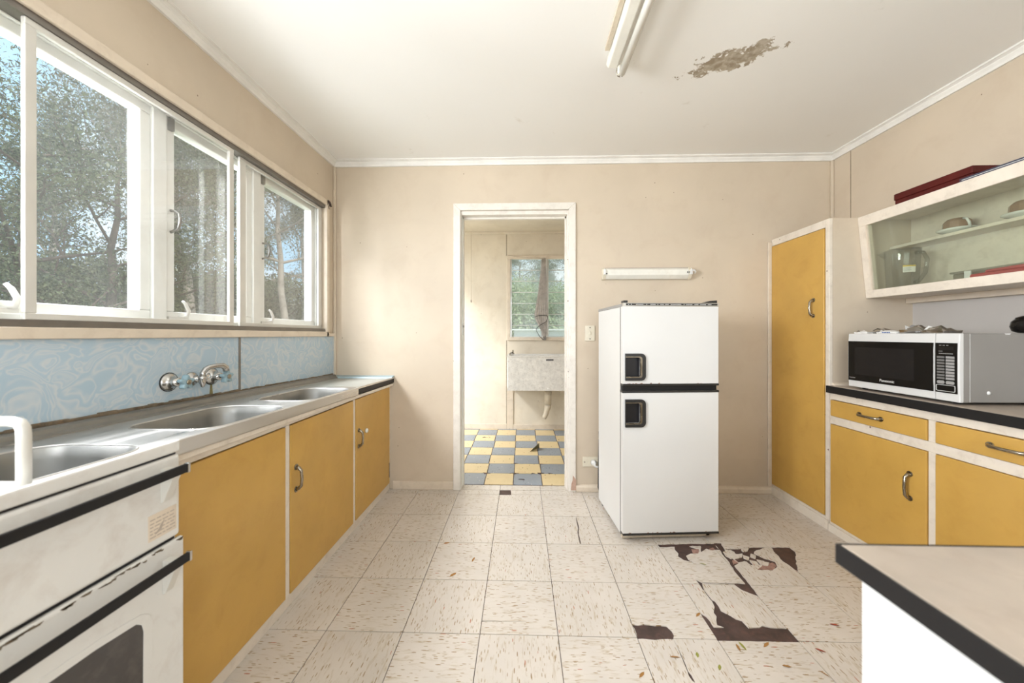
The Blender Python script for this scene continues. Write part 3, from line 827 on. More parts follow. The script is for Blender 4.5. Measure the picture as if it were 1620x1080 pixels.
for bx0, bx1 in ((1.292, 1.690), (1.748, 2.19)):
    for q, xx in enumerate((bx0, bx1 - 0.014)):
        part('louvre_channel', MB().box(xx - 0.004, xx + 0.016, FY + 0.01, FY + 0.05, 1.14, 2.105), 'alu', w2)
    pit = (2.105 - 1.145) / NB
    for k in range(NB):
        z = 1.145 + pit * k
        mb = MB().prism([(FY + 0.018, z), (FY + 0.024, z), (FY + 0.046, z + pit + 0.014), (FY + 0.040, z + pit + 0.014)], 'x', bx0 + 0.014, bx1 - 0.016)
        b_ = part('louvre_blade', mb, 'louvre', w2)
        part('blade_edge', MB().box(bx0 + 0.014, bx1 - 0.016, FY + 0.0165, FY + 0.0195, z - 0.001, z + 0.007), 'alu_white', b_)

# ------------------------------------------------------------------ blue splashback of the kitchen bench
sp = thing('splashback', 'blue swirl-patterned laminate splashback below the kitchen window', 'splashback', (0, -1.0, 1.0))
part('panel', MB().box(0.0005, 0.006, -0.918, -0.002, 0.850, 1.1565), 'splash', sp)
part('panel', MB().box(0.0005, 0.006, -3.2, -0.926, 0.850, 1.1565), 'splash', sp)
part('joint_strip', MB().box(0.0005, 0.009, -0.928, -0.915, 0.872, 1.1565), 'alu_dark', sp, bev=0.002)
part('corner_strip', MB().box(0.0005, 0.012, -0.014, -0.002, 0.858, 1.1565), 'trim', sp, bev=0.003)


def shear(mb):
    return mb.map(lambda x, y, z: (x, y, z - 0.0158 * y))


ZB = 0.845

# ------------------------------------------------------------------ sink cabinet under the window
BEND = -3.2                                                     # near end, beyond the frame
XF = 0.435
ck = thing('sink_cabinet', 'long low cabinet with three mustard doors under the steel sink bench', 'cabinet', (0.2, -1.2, 0))
part('carcass', MB().box(0.015, 0.02, BEND, -0.001, 0.06, 0.80).box(0.02, XF - 0.02, -0.022, -0.003, 0.0, 0.80).box(0.02, XF - 0.02, BEND, BEND + 0.02, 0, 0.80).box(0.02, XF - 0.02, BEND + 0.02, -0.022, 0.055, 0.07), 'cab_white', ck)
fm = MB().box(XF - 0.02, XF, BEND, -0.002, 0.784, 0.806)
for ya, yb in ((-0.024, -0.002), (-0.602, -0.576), (-1.206, -1.180), (-1.84, -1.81), (BEND, BEND + 0.03)):
    fm.box(XF - 0.02, XF, ya, yb, 0.05, 0.784)
part('face_frame', fm, 'cab_white', ck, bev=0.002)
part('top_rail', shear(MB().box(XF + 0.0005, 0.458, BEND, -0.004, ZB - 0.062, ZB - 0.043)), 'cab_white', ck, bev=0.003)
part('plinth', MB().box(XF - 0.03, 0.428, BEND, -0.003, 0.0, 0.050), 'cab_white', ck, bev=0.002)
for i, (ya, yb) in enumerate(((-0.573, -0.027), (-1.177, -0.605), (-1.807, -1.209), (BEND + 0.033, -1.843))):
    d = part('door', MB().box(XF - 0.016, XF + 0.003, ya, yb, 0.056, 0.780), 'mustard', ck, bev=0.003)
    hy = ya + 0.035 if i != 2 else yb - 0.04
    if i != 2:
        bow_handle(d, (XF + 0.003, hy, 0.540), (0, 0, 1), (1, 0, 0), 0.098)
    if i == 0:
        part('white_knob', MB().lathe([(0.0, 0.0), (0.013, 0.0), (0.015, 0.006), (0.011, 0.013), (0.0, 0.015)], (XF + 0.003, ya + 0.135, 0.560), 'x', 14), 'crockery', d, label='small round white catch')
        part('chipped_edge', MB().box(XF + 0.0028, XF + 0.0036, yb - 0.014, yb - 0.003, 0.10, 0.21), 'underlay', d, label='dark chipped edge')

# ------------------------------------------------------------------ stainless sink bench
sb = thing('sink_bench', 'long stainless steel bench with three sink bowls under the window', 'sink bench', (0.2, -1.2, 0.8))
basins = [(0.165, 0.444, -1.050, -0.620), (0.140, 0.444, -1.585, -1.185), (0.140, 0.444, -2.25, -1.755)]
holes = [rrect(x0, x1, y0, y1, 0.075, 7) for x0, x1, y0, y1 in basins]
top = sheet([(0.055, BEND), (0.464, BEND), (0.464, -0.545), (0.055, -0.545)], holes, ZB - 0.002, ZB)
part('bench_top', shear(top), 'steel', sb)
part('front_edge', shear(MB().prism([(0.444, ZB - 0.042), (0.464, ZB - 0.042), (0.466, ZB - 0.038), (0.466, ZB + 0.001), (0.462, ZB + 0.003), (0.456, ZB + 0.0005), (0.444, ZB - 0.004)], 'y', BEND, -0.600)), 'steel', sb)
part('edge_strip', shear(MB().box(0.440, 0.461, -0.600, -0.002, ZB - 0.036, ZB - 0.006)), 'black_edge', sb, label='black laminate edge strip')
part('edge_strip', shear(MB().box(0.450, 0.465, -0.600, -0.002, ZB - 0.006, ZB + 0.003)), 'steel', sb, label='steel lip')
part('upstand', shear(MB().prism([(0.010, ZB - 0.004), (0.060, ZB - 0.004), (0.056, ZB + 0.004), (0.048, ZB + 0.010), (0.044, ZB + 0.022), (0.036, ZB + 0.028), (0.010, ZB + 0.026)], 'y', BEND, -0.055)), 'steel_dull', sb)
part('bench_end', shear(MB().box(0.02, 0.450, -0.545, -0.002, ZB - 0.020, ZB - 0.001)), 'laminate_grey', sb, label='grey laminate far end of the bench')
part('end_strip', shear(MB().prism([(-0.002, ZB - 0.001), (-0.058, ZB - 0.001), (-0.052, ZB + 0.008), (-0.018, ZB + 0.012), (-0.002, ZB + 0.016)], 'x', 0.020, 0.463)), 'blue_strip', sb, label='blue-grey laminate strip against the wall')
gm = MB()
gr = random.Random(5)
yy = BEND
while yy < -0.06:
    h = gr.uniform(0.002, 0.007) + (0.004 if -1.75 < yy < -0.95 else 0)
    gm.box(0.004, 0.013 + gr.uniform(0, 0.004), yy, yy + 0.03, ZB + 0.006, ZB + 0.028 + h)
    yy += 0.027
part('sealant', shear(gm), 'grime', sb, bev=0.002, label='crumbling brown sealant along the wall')
for (x0, x1, y0, y1) in basins:
    mb = MB()
    rings = []
    for ins, z, r in ((0.0, 0.0, 0.075), (0.004, -0.004, 0.075), (0.010, -0.03, 0.072), (0.022, -0.13, 0.066), (0.034, -0.15, 0.055), (0.060, -0.158, 0.04), (0.115, -0.160, 0.012)):
        rings.append([(p[0], p[1], ZB - 0.001 + z) for p in rrect(x0 + ins, x1 - ins, y0 + ins, y1 - ins, r, 7)])
    n = len(rings[0])
    fs = [(i * n + k, (i + 1) * n + k, (i + 1) * n + (k + 1) % n, i * n + (k + 1) % n) for i in range(len(rings) - 1) for k in range(n)]
    fs.append(tuple((len(rings) - 1) * n + k for k in range(n)))
    mb.add([p for rg in rings for p in rg], fs, True)
    b_ = part('basin', shear(mb), 'steel_dull', sb)
    part('drain', shear(MB().lathe([(0.0, -0.1615), (0.02, -0.1605), (0.030, -0.1585), (0.034, -0.1600)], ((x0 + x1) / 2, (y0 + y1) / 2, ZB), 'z', 18)), 'chrome', b_)
    rim = rrect(x0 - 0.003, x1 + 0.003, y0 - 0.003, y1 + 0.003, 0.078, 7)
    part('rim', shear(MB().tube([(p[0], p[1], ZB + 0.0005) for p in rim + rim[:1]], 0.0022, 6, caps=False)), 'steel', b_)

# ------------------------------------------------------------------ wall taps over the middle bowl
wt = thing('wall_tap_set', 'chrome wall tap set with two pale blue star handles and swivel spout', 'tap', (0.006, -1.17, 0.98))
for y in (-1.283, -1.085):
    part('flange', MB().lathe([(0.036, 0.000), (0.036, 0.004), (0.033, 0.008), (0.026, 0.012), (0.022, 0.016), (0.018, 0.030), (0.016, 0.046), (0.0, 0.047)], (0.006, y, 0.979), 'x', 24), 'chrome', wt)
    part('seal_ring', MB().lathe([(0.0385, -0.0002), (0.0385, 0.003), (0.036, 0.004)], (0.006, y, 0.979), 'x', 24), 'black', wt)
    part('spindle', MB().lathe([(0.0, 0.045), (0.008, 0.045), (0.008, 0.054), (0.010, 0.055), (0.010, 0.062), (0.0, 0.062)], (0.006, y, 0.979), 'x', 12), 'brass_chrome', wt)
    star = []
    for k in range(30):
        t = 2 * PI * k / 30
        rr = 0.0245 + 0.0075 * math.cos(5 * t)
        star.append((y + rr * math.sin(t), 0.979 + rr * math.cos(t)))
    mb = MB().prism(star, 'x', 0.066, 0.090, True)
    h = part('handle', mb, 'blue_handle', wt, bev=0.005, label='pale blue five-lobed handle')
    part('button', MB().lathe([(0.0105, 0.0), (0.0105, 0.003), (0.007, 0.005), (0.0, 0.005)], (0.090, y, 0.979), 'x', 14), 'brass_chrome', h)
ys = -1.184
part('flange', MB().lathe([(0.031, 0.0), (0.031, 0.003), (0.026, 0.009), (0.018, 0.013), (0.014, 0.02), (0.013, 0.045), (0.0, 0.046)], (0.006, ys, 0.979), 'x', 24), 'chrome', wt)
part('spout', MB().lathe([(0.0, -0.036), (0.006, -0.033), (0.013, -0.012), (0.016, 0.002), (0.016, 0.010), (0.012, 0.013), (0.0, 0.013)], (0.056, ys, 0.979), 'z', 18)
     .tube([(0.056, ys, 0.985), (0.056, ys + 0.002, 1.005), (0.058, ys + 0.012, 1.020), (0.063, ys + 0.026, 1.028), (0.074, ys + 0.052, 1.032), (0.082, ys + 0.072, 1.031), (0.087, ys + 0.083, 1.022), (0.088, ys + 0.086, 1.006)], [0.011, 0.011, 0.011, 0.011, 0.011, 0.0125, 0.013, 0.013], 14), 'chrome', wt)
part('water_stain', MB().prism([(-1.090, 0.948), (-1.082, 0.948), (-1.080, 0.92), (-1.076, 0.885), (-1.096, 0.885), (-1.092, 0.92)], 'x', 0.0058, 0.0075), 'grime_green', wt, label='greenish drip stain below the tap')

# ------------------------------------------------------------------ upright cooker standing before the bench
CX, CY1, CY0 = 0.560, -1.797, -2.40
kk = thing('cooker', 'old white upright cooker with black bar handles in the left foreground', 'cooker', (0.52, -2.1, 0))
part('body', MB().box(0.472, 0.545, CY0, CY1 + 0.002, 0.04, 0.868).box(0.474, 0.50, CY0 + 0.03, CY0 + 0.07, 0, 0.04).box(0.474, 0.50, CY1 - 0.07, CY1 - 0.03, 0, 0.04).box(0.515, 0.54, CY0 + 0.03, CY0 + 0.07, 0, 0.04).box(0.515, 0.54, CY1 - 0.07, CY1 - 0.03, 0, 0.04), 'cooker', kk, bev=0.003)
part('fascia', MB().box(0.546, CX, CY0, CY1, 0.874, 0.903), 'cooker', kk, bev=0.004)
part('hob', MB().box(0.03, 0.545, CY0, -2.043, 0.884, 0.898), 'cooker', kk, bev=0.004)
RX = 0.529
part('rail', MB().tube([(RX, -2.062, 0.896), (RX, -2.062, 0.985), (RX - 0.001, -2.062, 1.000), (RX - 0.008, -2.062, 1.010), (RX - 0.024, -2.062, 1.013), (0.05, -2.062, 1.013)], [0.0094, 0.0094, 0.0094, 0.0092, 0.009, 0.0086], 16), 'alu_white', kk)
gd = part('grill_door', MB().box(0.545, CX, CY0 + 0.004, CY1, 0.664, 0.868), 'cooker', kk, bev=0.008, seg=3)
od = part('oven_door', MB().prism(None or [(CY0 + 0.004, 0.10), (CY1 + 0.012, 0.10), (CY1 + 0.012, 0.655), (CY0 + 0.004, 0.655)], 'x', 0.545, CX), 'cooker', kk, bev=0.008, seg=3)
part('shadow_gap', MB().box(0.500, 0.551, CY0 + 0.006, CY1 - 0.004, 0.866, 0.874).box(0.500, 0.548, CY0 + 0.006, CY1 - 0.004, 0.650, 0.667), 'dark_hole', kk)
for dr, zt, y1 in ((gd, 0.839, -1.826), (od, 0.616, -1.821)):
    hb = part('handle', MB().box(0.592, 0.600, CY0, y1 + 0.008, zt - 0.011, zt + 0.011), 'black_edge', dr, bev=0.002, label='black bar handle')
    part('end_cap', MB().box(0.590, 0.602, y1 + 0.007, y1 + 0.013, zt - 0.012, zt + 0.012), 'chrome', hb, bev=0.001)
    part('bracket', MB().prism([(CX, zt + 0.006), (0.594, zt + 0.004), (0.594, zt - 0.008), (CX + 0.008, zt - 0.072), (CX, zt - 0.076)], 'y', y1 - 0.022, y1 - 0.002), 'alu_white', hb, bev=0.001)
st = part('rating_sticker', MB().box(CX, CX + 0.0006, -1.876, -1.808, 0.684, 0.745), 'trim', gd, label='stained paper sticker with faded brown print')
pr_ = MB()
for z in (0.733, 0.724, 0.716, 0.708, 0.700, 0.692):
    y = -1.872
    while y < -1.815:
        w = gr.uniform(0.004, 0.014)
        pr_.box(CX + 0.0006, CX + 0.0009, y, min(y + w, -1.812), z - 0.0014, z + 0.0010)
        y += w + 0.003
pr_.prism([(-1.862, 0.695), (-1.846, 0.700), (-1.838, 0.722), (-1.846, 0.716), (-1.852, 0.706)], 'x', CX + 0.0006, CX + 0.001)
part('print', pr_, 'bench_brown', st, kind='stuff')
win = [(-2.36, 0.17), (-1.889, 0.17), (-1.887, 0.488), (-1.891, 0.506), (-1.903, 0.517), (-1.98, 0.5275), (-2.06, 0.531), (-2.36, 0.531)]
trim_o = [(-2.375, 0.152), (-1.871, 0.152), (-1.867, 0.495), (-1.874, 0.518), (-1.892, 0.531), (-1.97, 0.543), (-2.06, 0.548), (-2.375, 0.548)]
part('window_trim', sheet(trim_o, [win], 0, 0.004).map(lambda a, b, c: (CX - 0.002 + c, a, b)), 'cooker', od)
part('oven_window', MB().prism(win, 'x', CX - 0.006, CX + 0.0008), 'oven_glass', od)
sm = MB()
for k in range(46):
    y = gr.uniform(CY0 + 0.02, CY1)
    w, hh = gr.uniform(0.006, 0.03), gr.uniform(0.002, 0.006)
    w = min(w, CY1 + 0.008 - y)
    zt = 0.653 - gr.uniform(0, 0.006)
    sm.prism([(y, zt), (y + w, zt), (y + w * 0.8, zt - hh), (y + w * 0.3, zt - hh * 0.7)], 'x', CX - 0.001, CX + 0.0004)
part('grime', sm, 'grime', od, kind='stuff', label='brown grime smeared along the top of the oven door')

# ------------------------------------------------------------------ fridge
fr = thing('fridge', 'two-door white fridge freezer with black recessed handles standing on worn tiles', 'fridge', (2.0, -0.66, 0), math.radians(4.0))
FW, FD, FH = 0.552, 0.48, 1.345
part('body', MB().box(0.0, FW, 0.042, FD, 0.028, 1.330), 'fridge', fr, bev=0.004, world=False)
part('top_cover', MB().box(-0.001, FW + 0.001, 0.030, FD + 0.002, 1.330, 1.346), 'grey_plastic', fr, bev=0.002, world=False)
part('corner_trim', MB().box(-0.0015, 0.004, 0.034, 0.042, 0.030, 1.335).box(FW - 0.004, FW + 0.0015, 0.034, 0.042, 0.030, 1.335), 'button', fr, world=False)
strip = part('control_strip', MB().box(0.004, FW + 0.004, 0.000, 0.030, 1.330, 1.3505), 'alu', fr, bev=0.002, world=False)
part('dark_band', MB().box(0.018, FW - 0.006, -0.0008, 0.0005, 1.3355, 1.3465), 'black', strip, world=False)
pm = MB()
x = 0.04
for a, b in ((0.03, 0.036), (0.045, 0.052), (0.075, 0.118), (0.135, 0.14), (0.158, 0.188), (0.198, 0.203), (0.215, 0.235), (0.243, 0.262), (0.275, 0.335), (0.35, 0.356), (0.365, 0.40), (0.412, 0.435), (0.445, 0.48), (0.49, 0.512)):
    q = a
    while q < b:
        w = gr.uniform(0.0025, 0.006)
        pm.box(q, min(q + w, b), -0.0012, -0.0007, 1.3395, 1.3425)
        q += w + 0.0012
part('lettering', pm, 'print_white', strip, world=False, kind='stuff', label='row of tiny pale print')
part('hinge_cap', MB().box(0.006, 0.030, 0.004, 0.045, 1.3505, 1.364), 'black', fr, bev=0.002, world=False)
part('hinge_cap', MB().prism([(FW - 0.085, 1.3505), (FW - 0.004, 1.3505), (FW - 0.004, 1.366), (FW - 0.045, 1.363)], 'y', 0.004, 0.05), 'black', fr, bev=0.002, world=False)


def fridge_door(name, z0, z1, hz0, hz1):
    hx0, hx1 = 0.012, 0.128
    sh = rrect(hx0 - 0.05, hx1, hz0, hz1, 0.026, 6)
    sh = [(max(a, hx0), b) for a, b in sh]
    outer = [(0.0, z0), (FW, z0), (FW, z1), (0.0, z1)]
    inner = rrect(hx0 - 0.05, hx1 - 0.022, hz0 + 0.018, hz1 - 0.018, 0.012, 5)
    inner = [(max(a, hx0 + 0.001), b) for a, b in inner]
    d = part(name, sheet(outer, [inner], 0, 0.040).map(lambda a, b, c: (a, 0.040 - c, b)), 'fridge', fr, world=False)
    fr_in = rrect(hx0 - 0.05, hx1 - 0.030, hz0 + 0.022, hz1 - 0.022, 0.012, 5)
    fr_in = [(max(a, hx0 + 0.0005), b) for a, b in fr_in]
    part('handle', sheet(sh, [[(max(a, hx0 + 0.0007), b) for a, b in rrect(hx0 - 0.05, hx1 - 0.018, hz0 + 0.016, hz1 - 0.016, 0.014, 5)]], 0, 0.012).map(lambda a, b, c: (a, -c, b)), 'black', d, bev=0.003, world=False, label='black surround of the recessed handle')
    part('handle_trim', sheet([(max(a, hx0 + 0.0007), b) for a, b in rrect(hx0 - 0.05, hx1 - 0.018, hz0 + 0.016, hz1 - 0.016, 0.014, 5)], [fr_in], 0, 0.012).map(lambda a, b, c: (a, 0.004 - c, b)), 'brass_chrome', d, world=False, label='worn chrome trim of the handle')
    part('recess', MB().box(hx0 + 0.001, hx1 - 0.024, 0.026, 0.030, hz0 + 0.018, hz1 - 0.018), 'dark_hole', d, world=False)
    part('edge_rail', MB().box(0.0, FW + 0.003, -0.003, 0.038, z0 - 0.012, z0 + 0.0005), 'black', d, bev=0.003, world=False, label='black lower door edge')
    return d


fridge_door('freezer_door', 0.893, 1.330, 0.912, 1.064)
fridge_door('fridge_door', 0.050, 0.842, 0.650, 0.806)
part('door_gap', MB().box(0.006, FW - 0.004, 0.012, 0.043, 0.853, 0.884), 'black_edge', fr, world=False)
part('edge_rail', MB().box(-0.004, FW + 0.004, -0.003, 0.040, 0.842, 0.855), 'black', fr, bev=0.003, world=False)
rs = MB()
for k in range(26):
    u = gr.uniform(0.01, 0.52) if k < 12 else gr.uniform(0.02, 0.2)
    w = gr.uniform(0.004, 0.018)
    z = 0.8935 if k % 2 else 0.0505
    hh = gr.uniform(0.002, 0.006)
    rs.prism([(u, z), (u + w, z), (u + w * 0.7, z + hh), (u + w * 0.3, z + hh * 0.8)], 'y', -0.0004, 0.002)
part('rust', rs, 'brown_shard', fr, world=False, kind='stuff', label='rust along the lower door edges')
part('kick_plate', MB().box(0.006, FW - 0.05, 0.035, 0.05, 0.006, 0.036), 'pipe', fr, world=False)
part('foot', MB().lathe([(0.018, 0.0), (0.018, 0.028)], (0.03, 0.07, 0), 'z', 12), 'black', fr, world=False)
part('foot', MB().lathe([(0.018, 0.0), (0.018, 0.028)], (FW - 0.03, 0.07, 0), 'z', 12), 'black', fr, world=False)
part('foot', MB().lathe([(0.018, 0.0), (0.018, 0.028)], (0.03, FD - 0.04, 0), 'z', 12), 'black', fr, world=False)
part('foot', MB().lathe([(0.018, 0.0), (0.018, 0.028)], (FW - 0.03, FD - 0.04, 0), 'z', 12), 'black', fr, world=False)

# ------------------------------------------------------------------ fittings on the back wall
lp = thing('wall_lamp', 'small cream fluorescent batten on the wall above the fridge, without a tube', 'wall lamp', (2.35, -0.02, 1.62))
part('batten', MB().prism([(-0.001, 1.578), (-0.030, 1.580), (-0.052, 1.606), (-0.052, 1.646), (-0.032, 1.660), (-0.001, 1.660)], 'x', 2.048, 2.650), 'batten', lp, bev=0.003)
part('top_strip', MB().box(2.048, 2.650, -0.034, -0.001, 1.6602, 1.664), 'bench_brown', lp)
for x0, s in ((2.026, 1), (2.650, 1)):
    e = part('end_cap', MB().prism([(-0.001, 1.576), (-0.032, 1.578), (-0.056, 1.604), (-0.056, 1.648), (-0.034, 1.664), (-0.001, 1.664)], 'x', x0, x0 + 0.022), 'switch', lp, bev=0.003)
    part('lamp_holder', MB().box(x0 + 0.004, x0 + 0.018, -0.072, -0.054, 1.608, 1.644).tube([(x0 + 0.011, -0.063, 1.64), (x0 + 0.011, -0.066, 1.652)], 0.004, 8), 'print_white', e, bev=0.003)
part('wire', MB().tube([(2.672, -0.058, 1.640), (2.682, -0.066, 1.636), (2.694, -0.06, 1.628), (2.690, -0.05, 1.618)], 0.006, 8), 'print_white', lp)
part('terminal', MB().box(2.040, 2.058, -0.0545, -0.052, 1.614, 1.621).box(2.636, 2.645, -0.0545, -0.052, 1.622, 1.630).box(2.650, 2.656, -0.058, -0.052, 1.622, 1.630), 'print_dark', lp, kind='stuff')

sw = thing('light_switch', 'ivory light switch plate between the doorway and the fridge', 'light switch', (1.940, -0.002, 1.18))
part('plate', MB().box(1.904, 1.977, -0.009, -0.0005, 1.124, 1.238), 'switch', sw, bev=0.003)
part('rocker', MB().box(1.933, 1.948, -0.016, -0.009, 1.168, 1.196), 'switch', sw, bev=0.003)
for z in (1.223, 1.139):
    part('screw', MB().lathe([(0.0, -0.0105), (0.0045, -0.0095), (0.0045, -0.008)], (1.9405, 0, z), 'y', 10), 'print_dark', sw)
po = thing('power_outlet', 'ivory double power outlet low on the wall left of the fridge', 'power outlet', (1.945, -0.002, 0.22))
part('plate', MB().box(1.886, 2.000, -0.010, -0.0005, 0.186, 0.258), 'switch', po, bev=0.003)
part('rocker', MB().box(1.918, 1.928, -0.014, -0.010, 0.212, 0.230).box(1.934, 1.944, -0.014, -0.010, 0.212, 0.230), 'switch', po, bev=0.001)
part('screw', MB().lathe([(0.0, -0.0125), (0.006, -0.0115), (0.006, -0.009)], (1.899, 0, 0.221), 'y', 10), 'bench_brown', po)
pc = thing('power_lead', 'white power plug with dark cord hanging down behind the fridge', 'power lead', (1.97, -0.02, 0.22))
part('plug', MB().lathe([(0.020, -0.0105), (0.021, -0.022), (0.018, -0.036), (0.013, -0.044), (0.0, -0.045)], (1.965, 0, 0.220), 'y', 18)
     .tube([(1.965, -0.036, 0.216), (1.975, -0.044, 0.200), (1.988, -0.046, 0.196), (1.998, -0.042, 0.212)], [0.010, 0.008, 0.006, 0.005], 10), 'print_white', pc)
part('cord', MB().tube([(1.996, -0.042, 0.210), (2.004, -0.044, 0.28), (2.002, -0.046, 0.40), (1.9985, -0.05, 0.46)], 0.0055, 8).tube([(2.000, -0.046, 0.40), (1.996, -0.046, 0.20), (1.994, -0.046, 0.05), (2.002, -0.05, 0.018), (2.03, -0.08, 0.012)], 0.0055, 8), 'black', pc)

# ------------------------------------------------------------------ ceiling batten
cb = thing('ceiling_light', 'white fluorescent batten light with one bare tube on the ceiling', 'ceiling light', (1.88, -1.5, HC))
ya, yb = -2.10, -0.975
part('batten', MB().prism([(1.838, 2.489), (1.832, 2.452), (1.842, 2.436), (1.882, 2.434), (1.890, 2.446), (1.886, 2.489)], 'y', ya, yb), 'batten', cb, bev=0.004)
part('back_plate', MB().box(1.812, 1.834, ya, yb - 0.06, 2.472, 2.489), 'pipe', cb, bev=0.002)
for y in (yb - 0.018, ya):
    part('lamp_holder', MB().box(1.884, 1.920, y, y + 0.020, 2.402, 2.452), 'batten', cb, bev=0.006)
part('tube', MB().tube([(1.906, ya + 0.02, 2.412), (1.906, yb - 0.004, 2.412)], 0.0165, 18), 'tube_white', cb)
part('tube_pins', MB().tube([(1.901, yb + 0.002, 2.412), (1.899, yb + 0.012, 2.410)], 0.0025, 6).tube([(1.911, yb + 0.002, 2.412), (1.911, yb + 0.014, 2.407)], 0.003, 6)
     .tube([(1.885, yb + 0.001, 2.440), (1.884, yb + 0.010, 2.424), (1.892, yb + 0.014, 2.408), (1.902, yb + 0.012, 2.404)], 0.0022, 6), 'brass_chrome', cb)

# ------------------------------------------------------------------ tall pantry cupboard
PX, PY = 3.272, -0.497
tc = thing('pantry_cupboard', 'tall narrow cupboard with a mustard door in the back right corner', 'cupboard', (3.5, -0.25, 0))
part('side_panel', MB().box(PX + 0.0205, 3.764, PY, PY + 0.018, 0.05, 1.868), 'wall', tc)
part('top_panel', MB().box(PX + 0.01, RW - 0.001, PY + 0.018, -0.002, 1.850, 1.866), 'cab_white', tc)
part('face_frame', MB().box(PX, PX + 0.02, PY - 0.001, -0.470, 0.05, 1.868).box(PX, PX + 0.02, -0.470, -0.012, 1.820, 1.868).box(PX, PX + 0.02, -0.470, -0.012, 0.05, 0.072).box(PX, PX + 0.02, -0.012, -0.002, 0.05, 1.868), 'cab_white', tc, bev=0.002)
part('plinth', MB().box(3.262, 3.29, PY, -0.002, 0.0, 0.058), 'cab_white', tc, bev=0.002)
part('scribe_strip', MB().box(3.243, 3.270, -0.014, -0.001, 0.055, 1.848), 'trim', tc, bev=0.004)
d = part('door', MB().box(PX - 0.006, PX + 0.014, -0.466, -0.014, 0.076, 1.816), 'mustard', tc, bev=0.003)
bow_handle(d, (PX - 0.006, -0.390, 1.338), (0, 0, 1), (-1, 0, 0), 0.100)

# ------------------------------------------------------------------ base cabinets on the right, one run of drawers and doors
bc = thing('base_cabinet', 'low cream cabinet with mustard drawers and doors along the right wall', 'cabinet', (3.5, -1.3, 0))
BX = 3.272
BY1, BY0 = -0.502, -2.13
divs = [(-0.510, -1.018), (-1.048, -1.560), (-1.590, -2.100)]
part('carcass', MB().box(3.30, 3.762, BY0, BY0 + 0.018, 0.02, 0.80).box(3.30, 3.762, BY0 + 0.018, BY1, 0.05, 0.066).box(3.75, 3.762, BY0 + 0.018, BY1, 0.066, 0.80), 'cab_white', bc)
fm = MB().box(BX, BX + 0.02, BY0, BY1, 0.786, 0.826).box(BX, BX + 0.02, BY0, BY1, 0.642, 0.688).box(BX, BX + 0.02, BY0, BY1, 0.044, 0.058)
for a, b in ((BY1, -0.510), (-1.018, -1.048), (-1.560, -1.590), (-2.100, BY0)):
    fm.box(BX, BX + 0.02, b, a, 0.058, 0.642).box(BX, BX + 0.02, b, a, 0.688, 0.786)
part('face_frame', fm, 'cab_white', bc, bev=0.002)
part('plinth', MB().box(3.262, 3.30, BY0, BY1, 0.0, 0.044), 'cab_white', bc, bev=0.002)
for i, (a, b) in enumerate(divs):
    dw = part('drawer', MB().box(BX - 0.006, BX + 0.016, b + 0.002, a - 0.002, 0.690, 0.783), 'mustard', bc, bev=0.003)
    bow_handle(dw, (BX - 0.006, (a + b) / 2 + 0.010, 0.738), (0, 1, 0), (-1, 0, 0), 0.115)
    dr = part('door', MB().box(BX - 0.006, BX + 0.016, b + 0.002, a - 0.002, 0.060, 0.640), 'mustard', bc, bev=0.003)
    bow_handle(dr, (BX - 0.006, b + 0.070, 0.455), (0, 0, 1), (-1, 0, 0), 0.115)
wk = thing('worktop', 'beige-brown laminate worktop with black edge under the microwave', 'worktop', (3.5, -1.3, 0.84))
part('slab', MB().box(3.256, 3.763, BY0, BY1 + 0.002, 0.828, 0.868), 'bench_brown', wk, bev=0.002)
part('edge_strip', MB().box(3.249, 3.257, BY0, BY1 + 0.001, 0.826, 0.867), 'black_edge', wk, bev=0.001)
part('corner_bead', MB().prism([(PY - 0.001, 0.868), (PY - 0.016, 0.868), (PY - 0.012, 0.878), (PY - 0.001, 0.884)], 'x', 3.29, 3.762), 'trim', wk)

# ------------------------------------------------------------------ glass-fronted wall cabinet
OT, OB, OY0, OY1 = 1.868, 1.386, -2.10, PY - 0.001
XT, XBm = 3.436, 3.486
oc = thing('wall_cabinet', 'cream wall cabinet with sloping glass front and one shelf above the microwave', 'cabinet', (3.6, -1.3, 1.386))


def slope(z):
    return XT + (XBm - XT) * (OT - z) / (OT - OB)


def fbar(y0, y1, z0, z1, dpt=0.022):
    return MB().prism([(slope(z0), z0), (slope(z0) + dpt, z0), (slope(z1) + dpt, z1), (slope(z1), z1)], 'y', y0, y1)


part('front_frame', fbar(OY0, OY1, OT - 0.058, OT), 'cab_white', oc, bev=0.002)
part('front_frame', fbar(OY0, OY1, OB, OB + 0.046), 'cab_white', oc, bev=0.002)
part('front_frame', fbar(OY1 - 0.040, OY1, OB + 0.046, OT - 0.058), 'cab_white', oc, bev=0.002)
part('front_frame', fbar(OY0, OY0 + 0.04, OB + 0.046, OT - 0.058), 'cab_white', oc, bev=0.002)
part('glass_bead', fbar(OY1 - 0.048, OY1 - 0.040, OB + 0.046, OT - 0.058, 0.030), 'trim', oc)
part('sliding_glass', MB().prism([(slope(OB + 0.046) + 0.008, OB + 0.046), (slope(OB + 0.046) + 0.011, OB + 0.046), (slope(OT - 0.058) + 0.011, OT - 0.058), (slope(OT - 0.058) + 0.008, OT - 0.058)], 'y', -1.32, OY1 - 0.042), 'glass_cab', oc)
part('sliding_glass', MB().prism([(slope(OB + 0.046) + 0.015, OB + 0.046), (slope(OB + 0.046) + 0.018, OB + 0.046), (slope(OT - 0.058) + 0.018, OT - 0.058), (slope(OT - 0.058) + 0.015, OT - 0.058)], 'y', OY0 + 0.04, -1.28), 'glass_cab', oc)
part('top_board', MB().box(slope(OT) + 0.022, 3.755, OY0, OY1, OT - 0.014, OT), 'cab_white', oc)
part('bottom_board', MB().box(slope(OB) + 0.022, 3.755, OY0, OY1, OB, OB + 0.014), 'cab_white', oc)
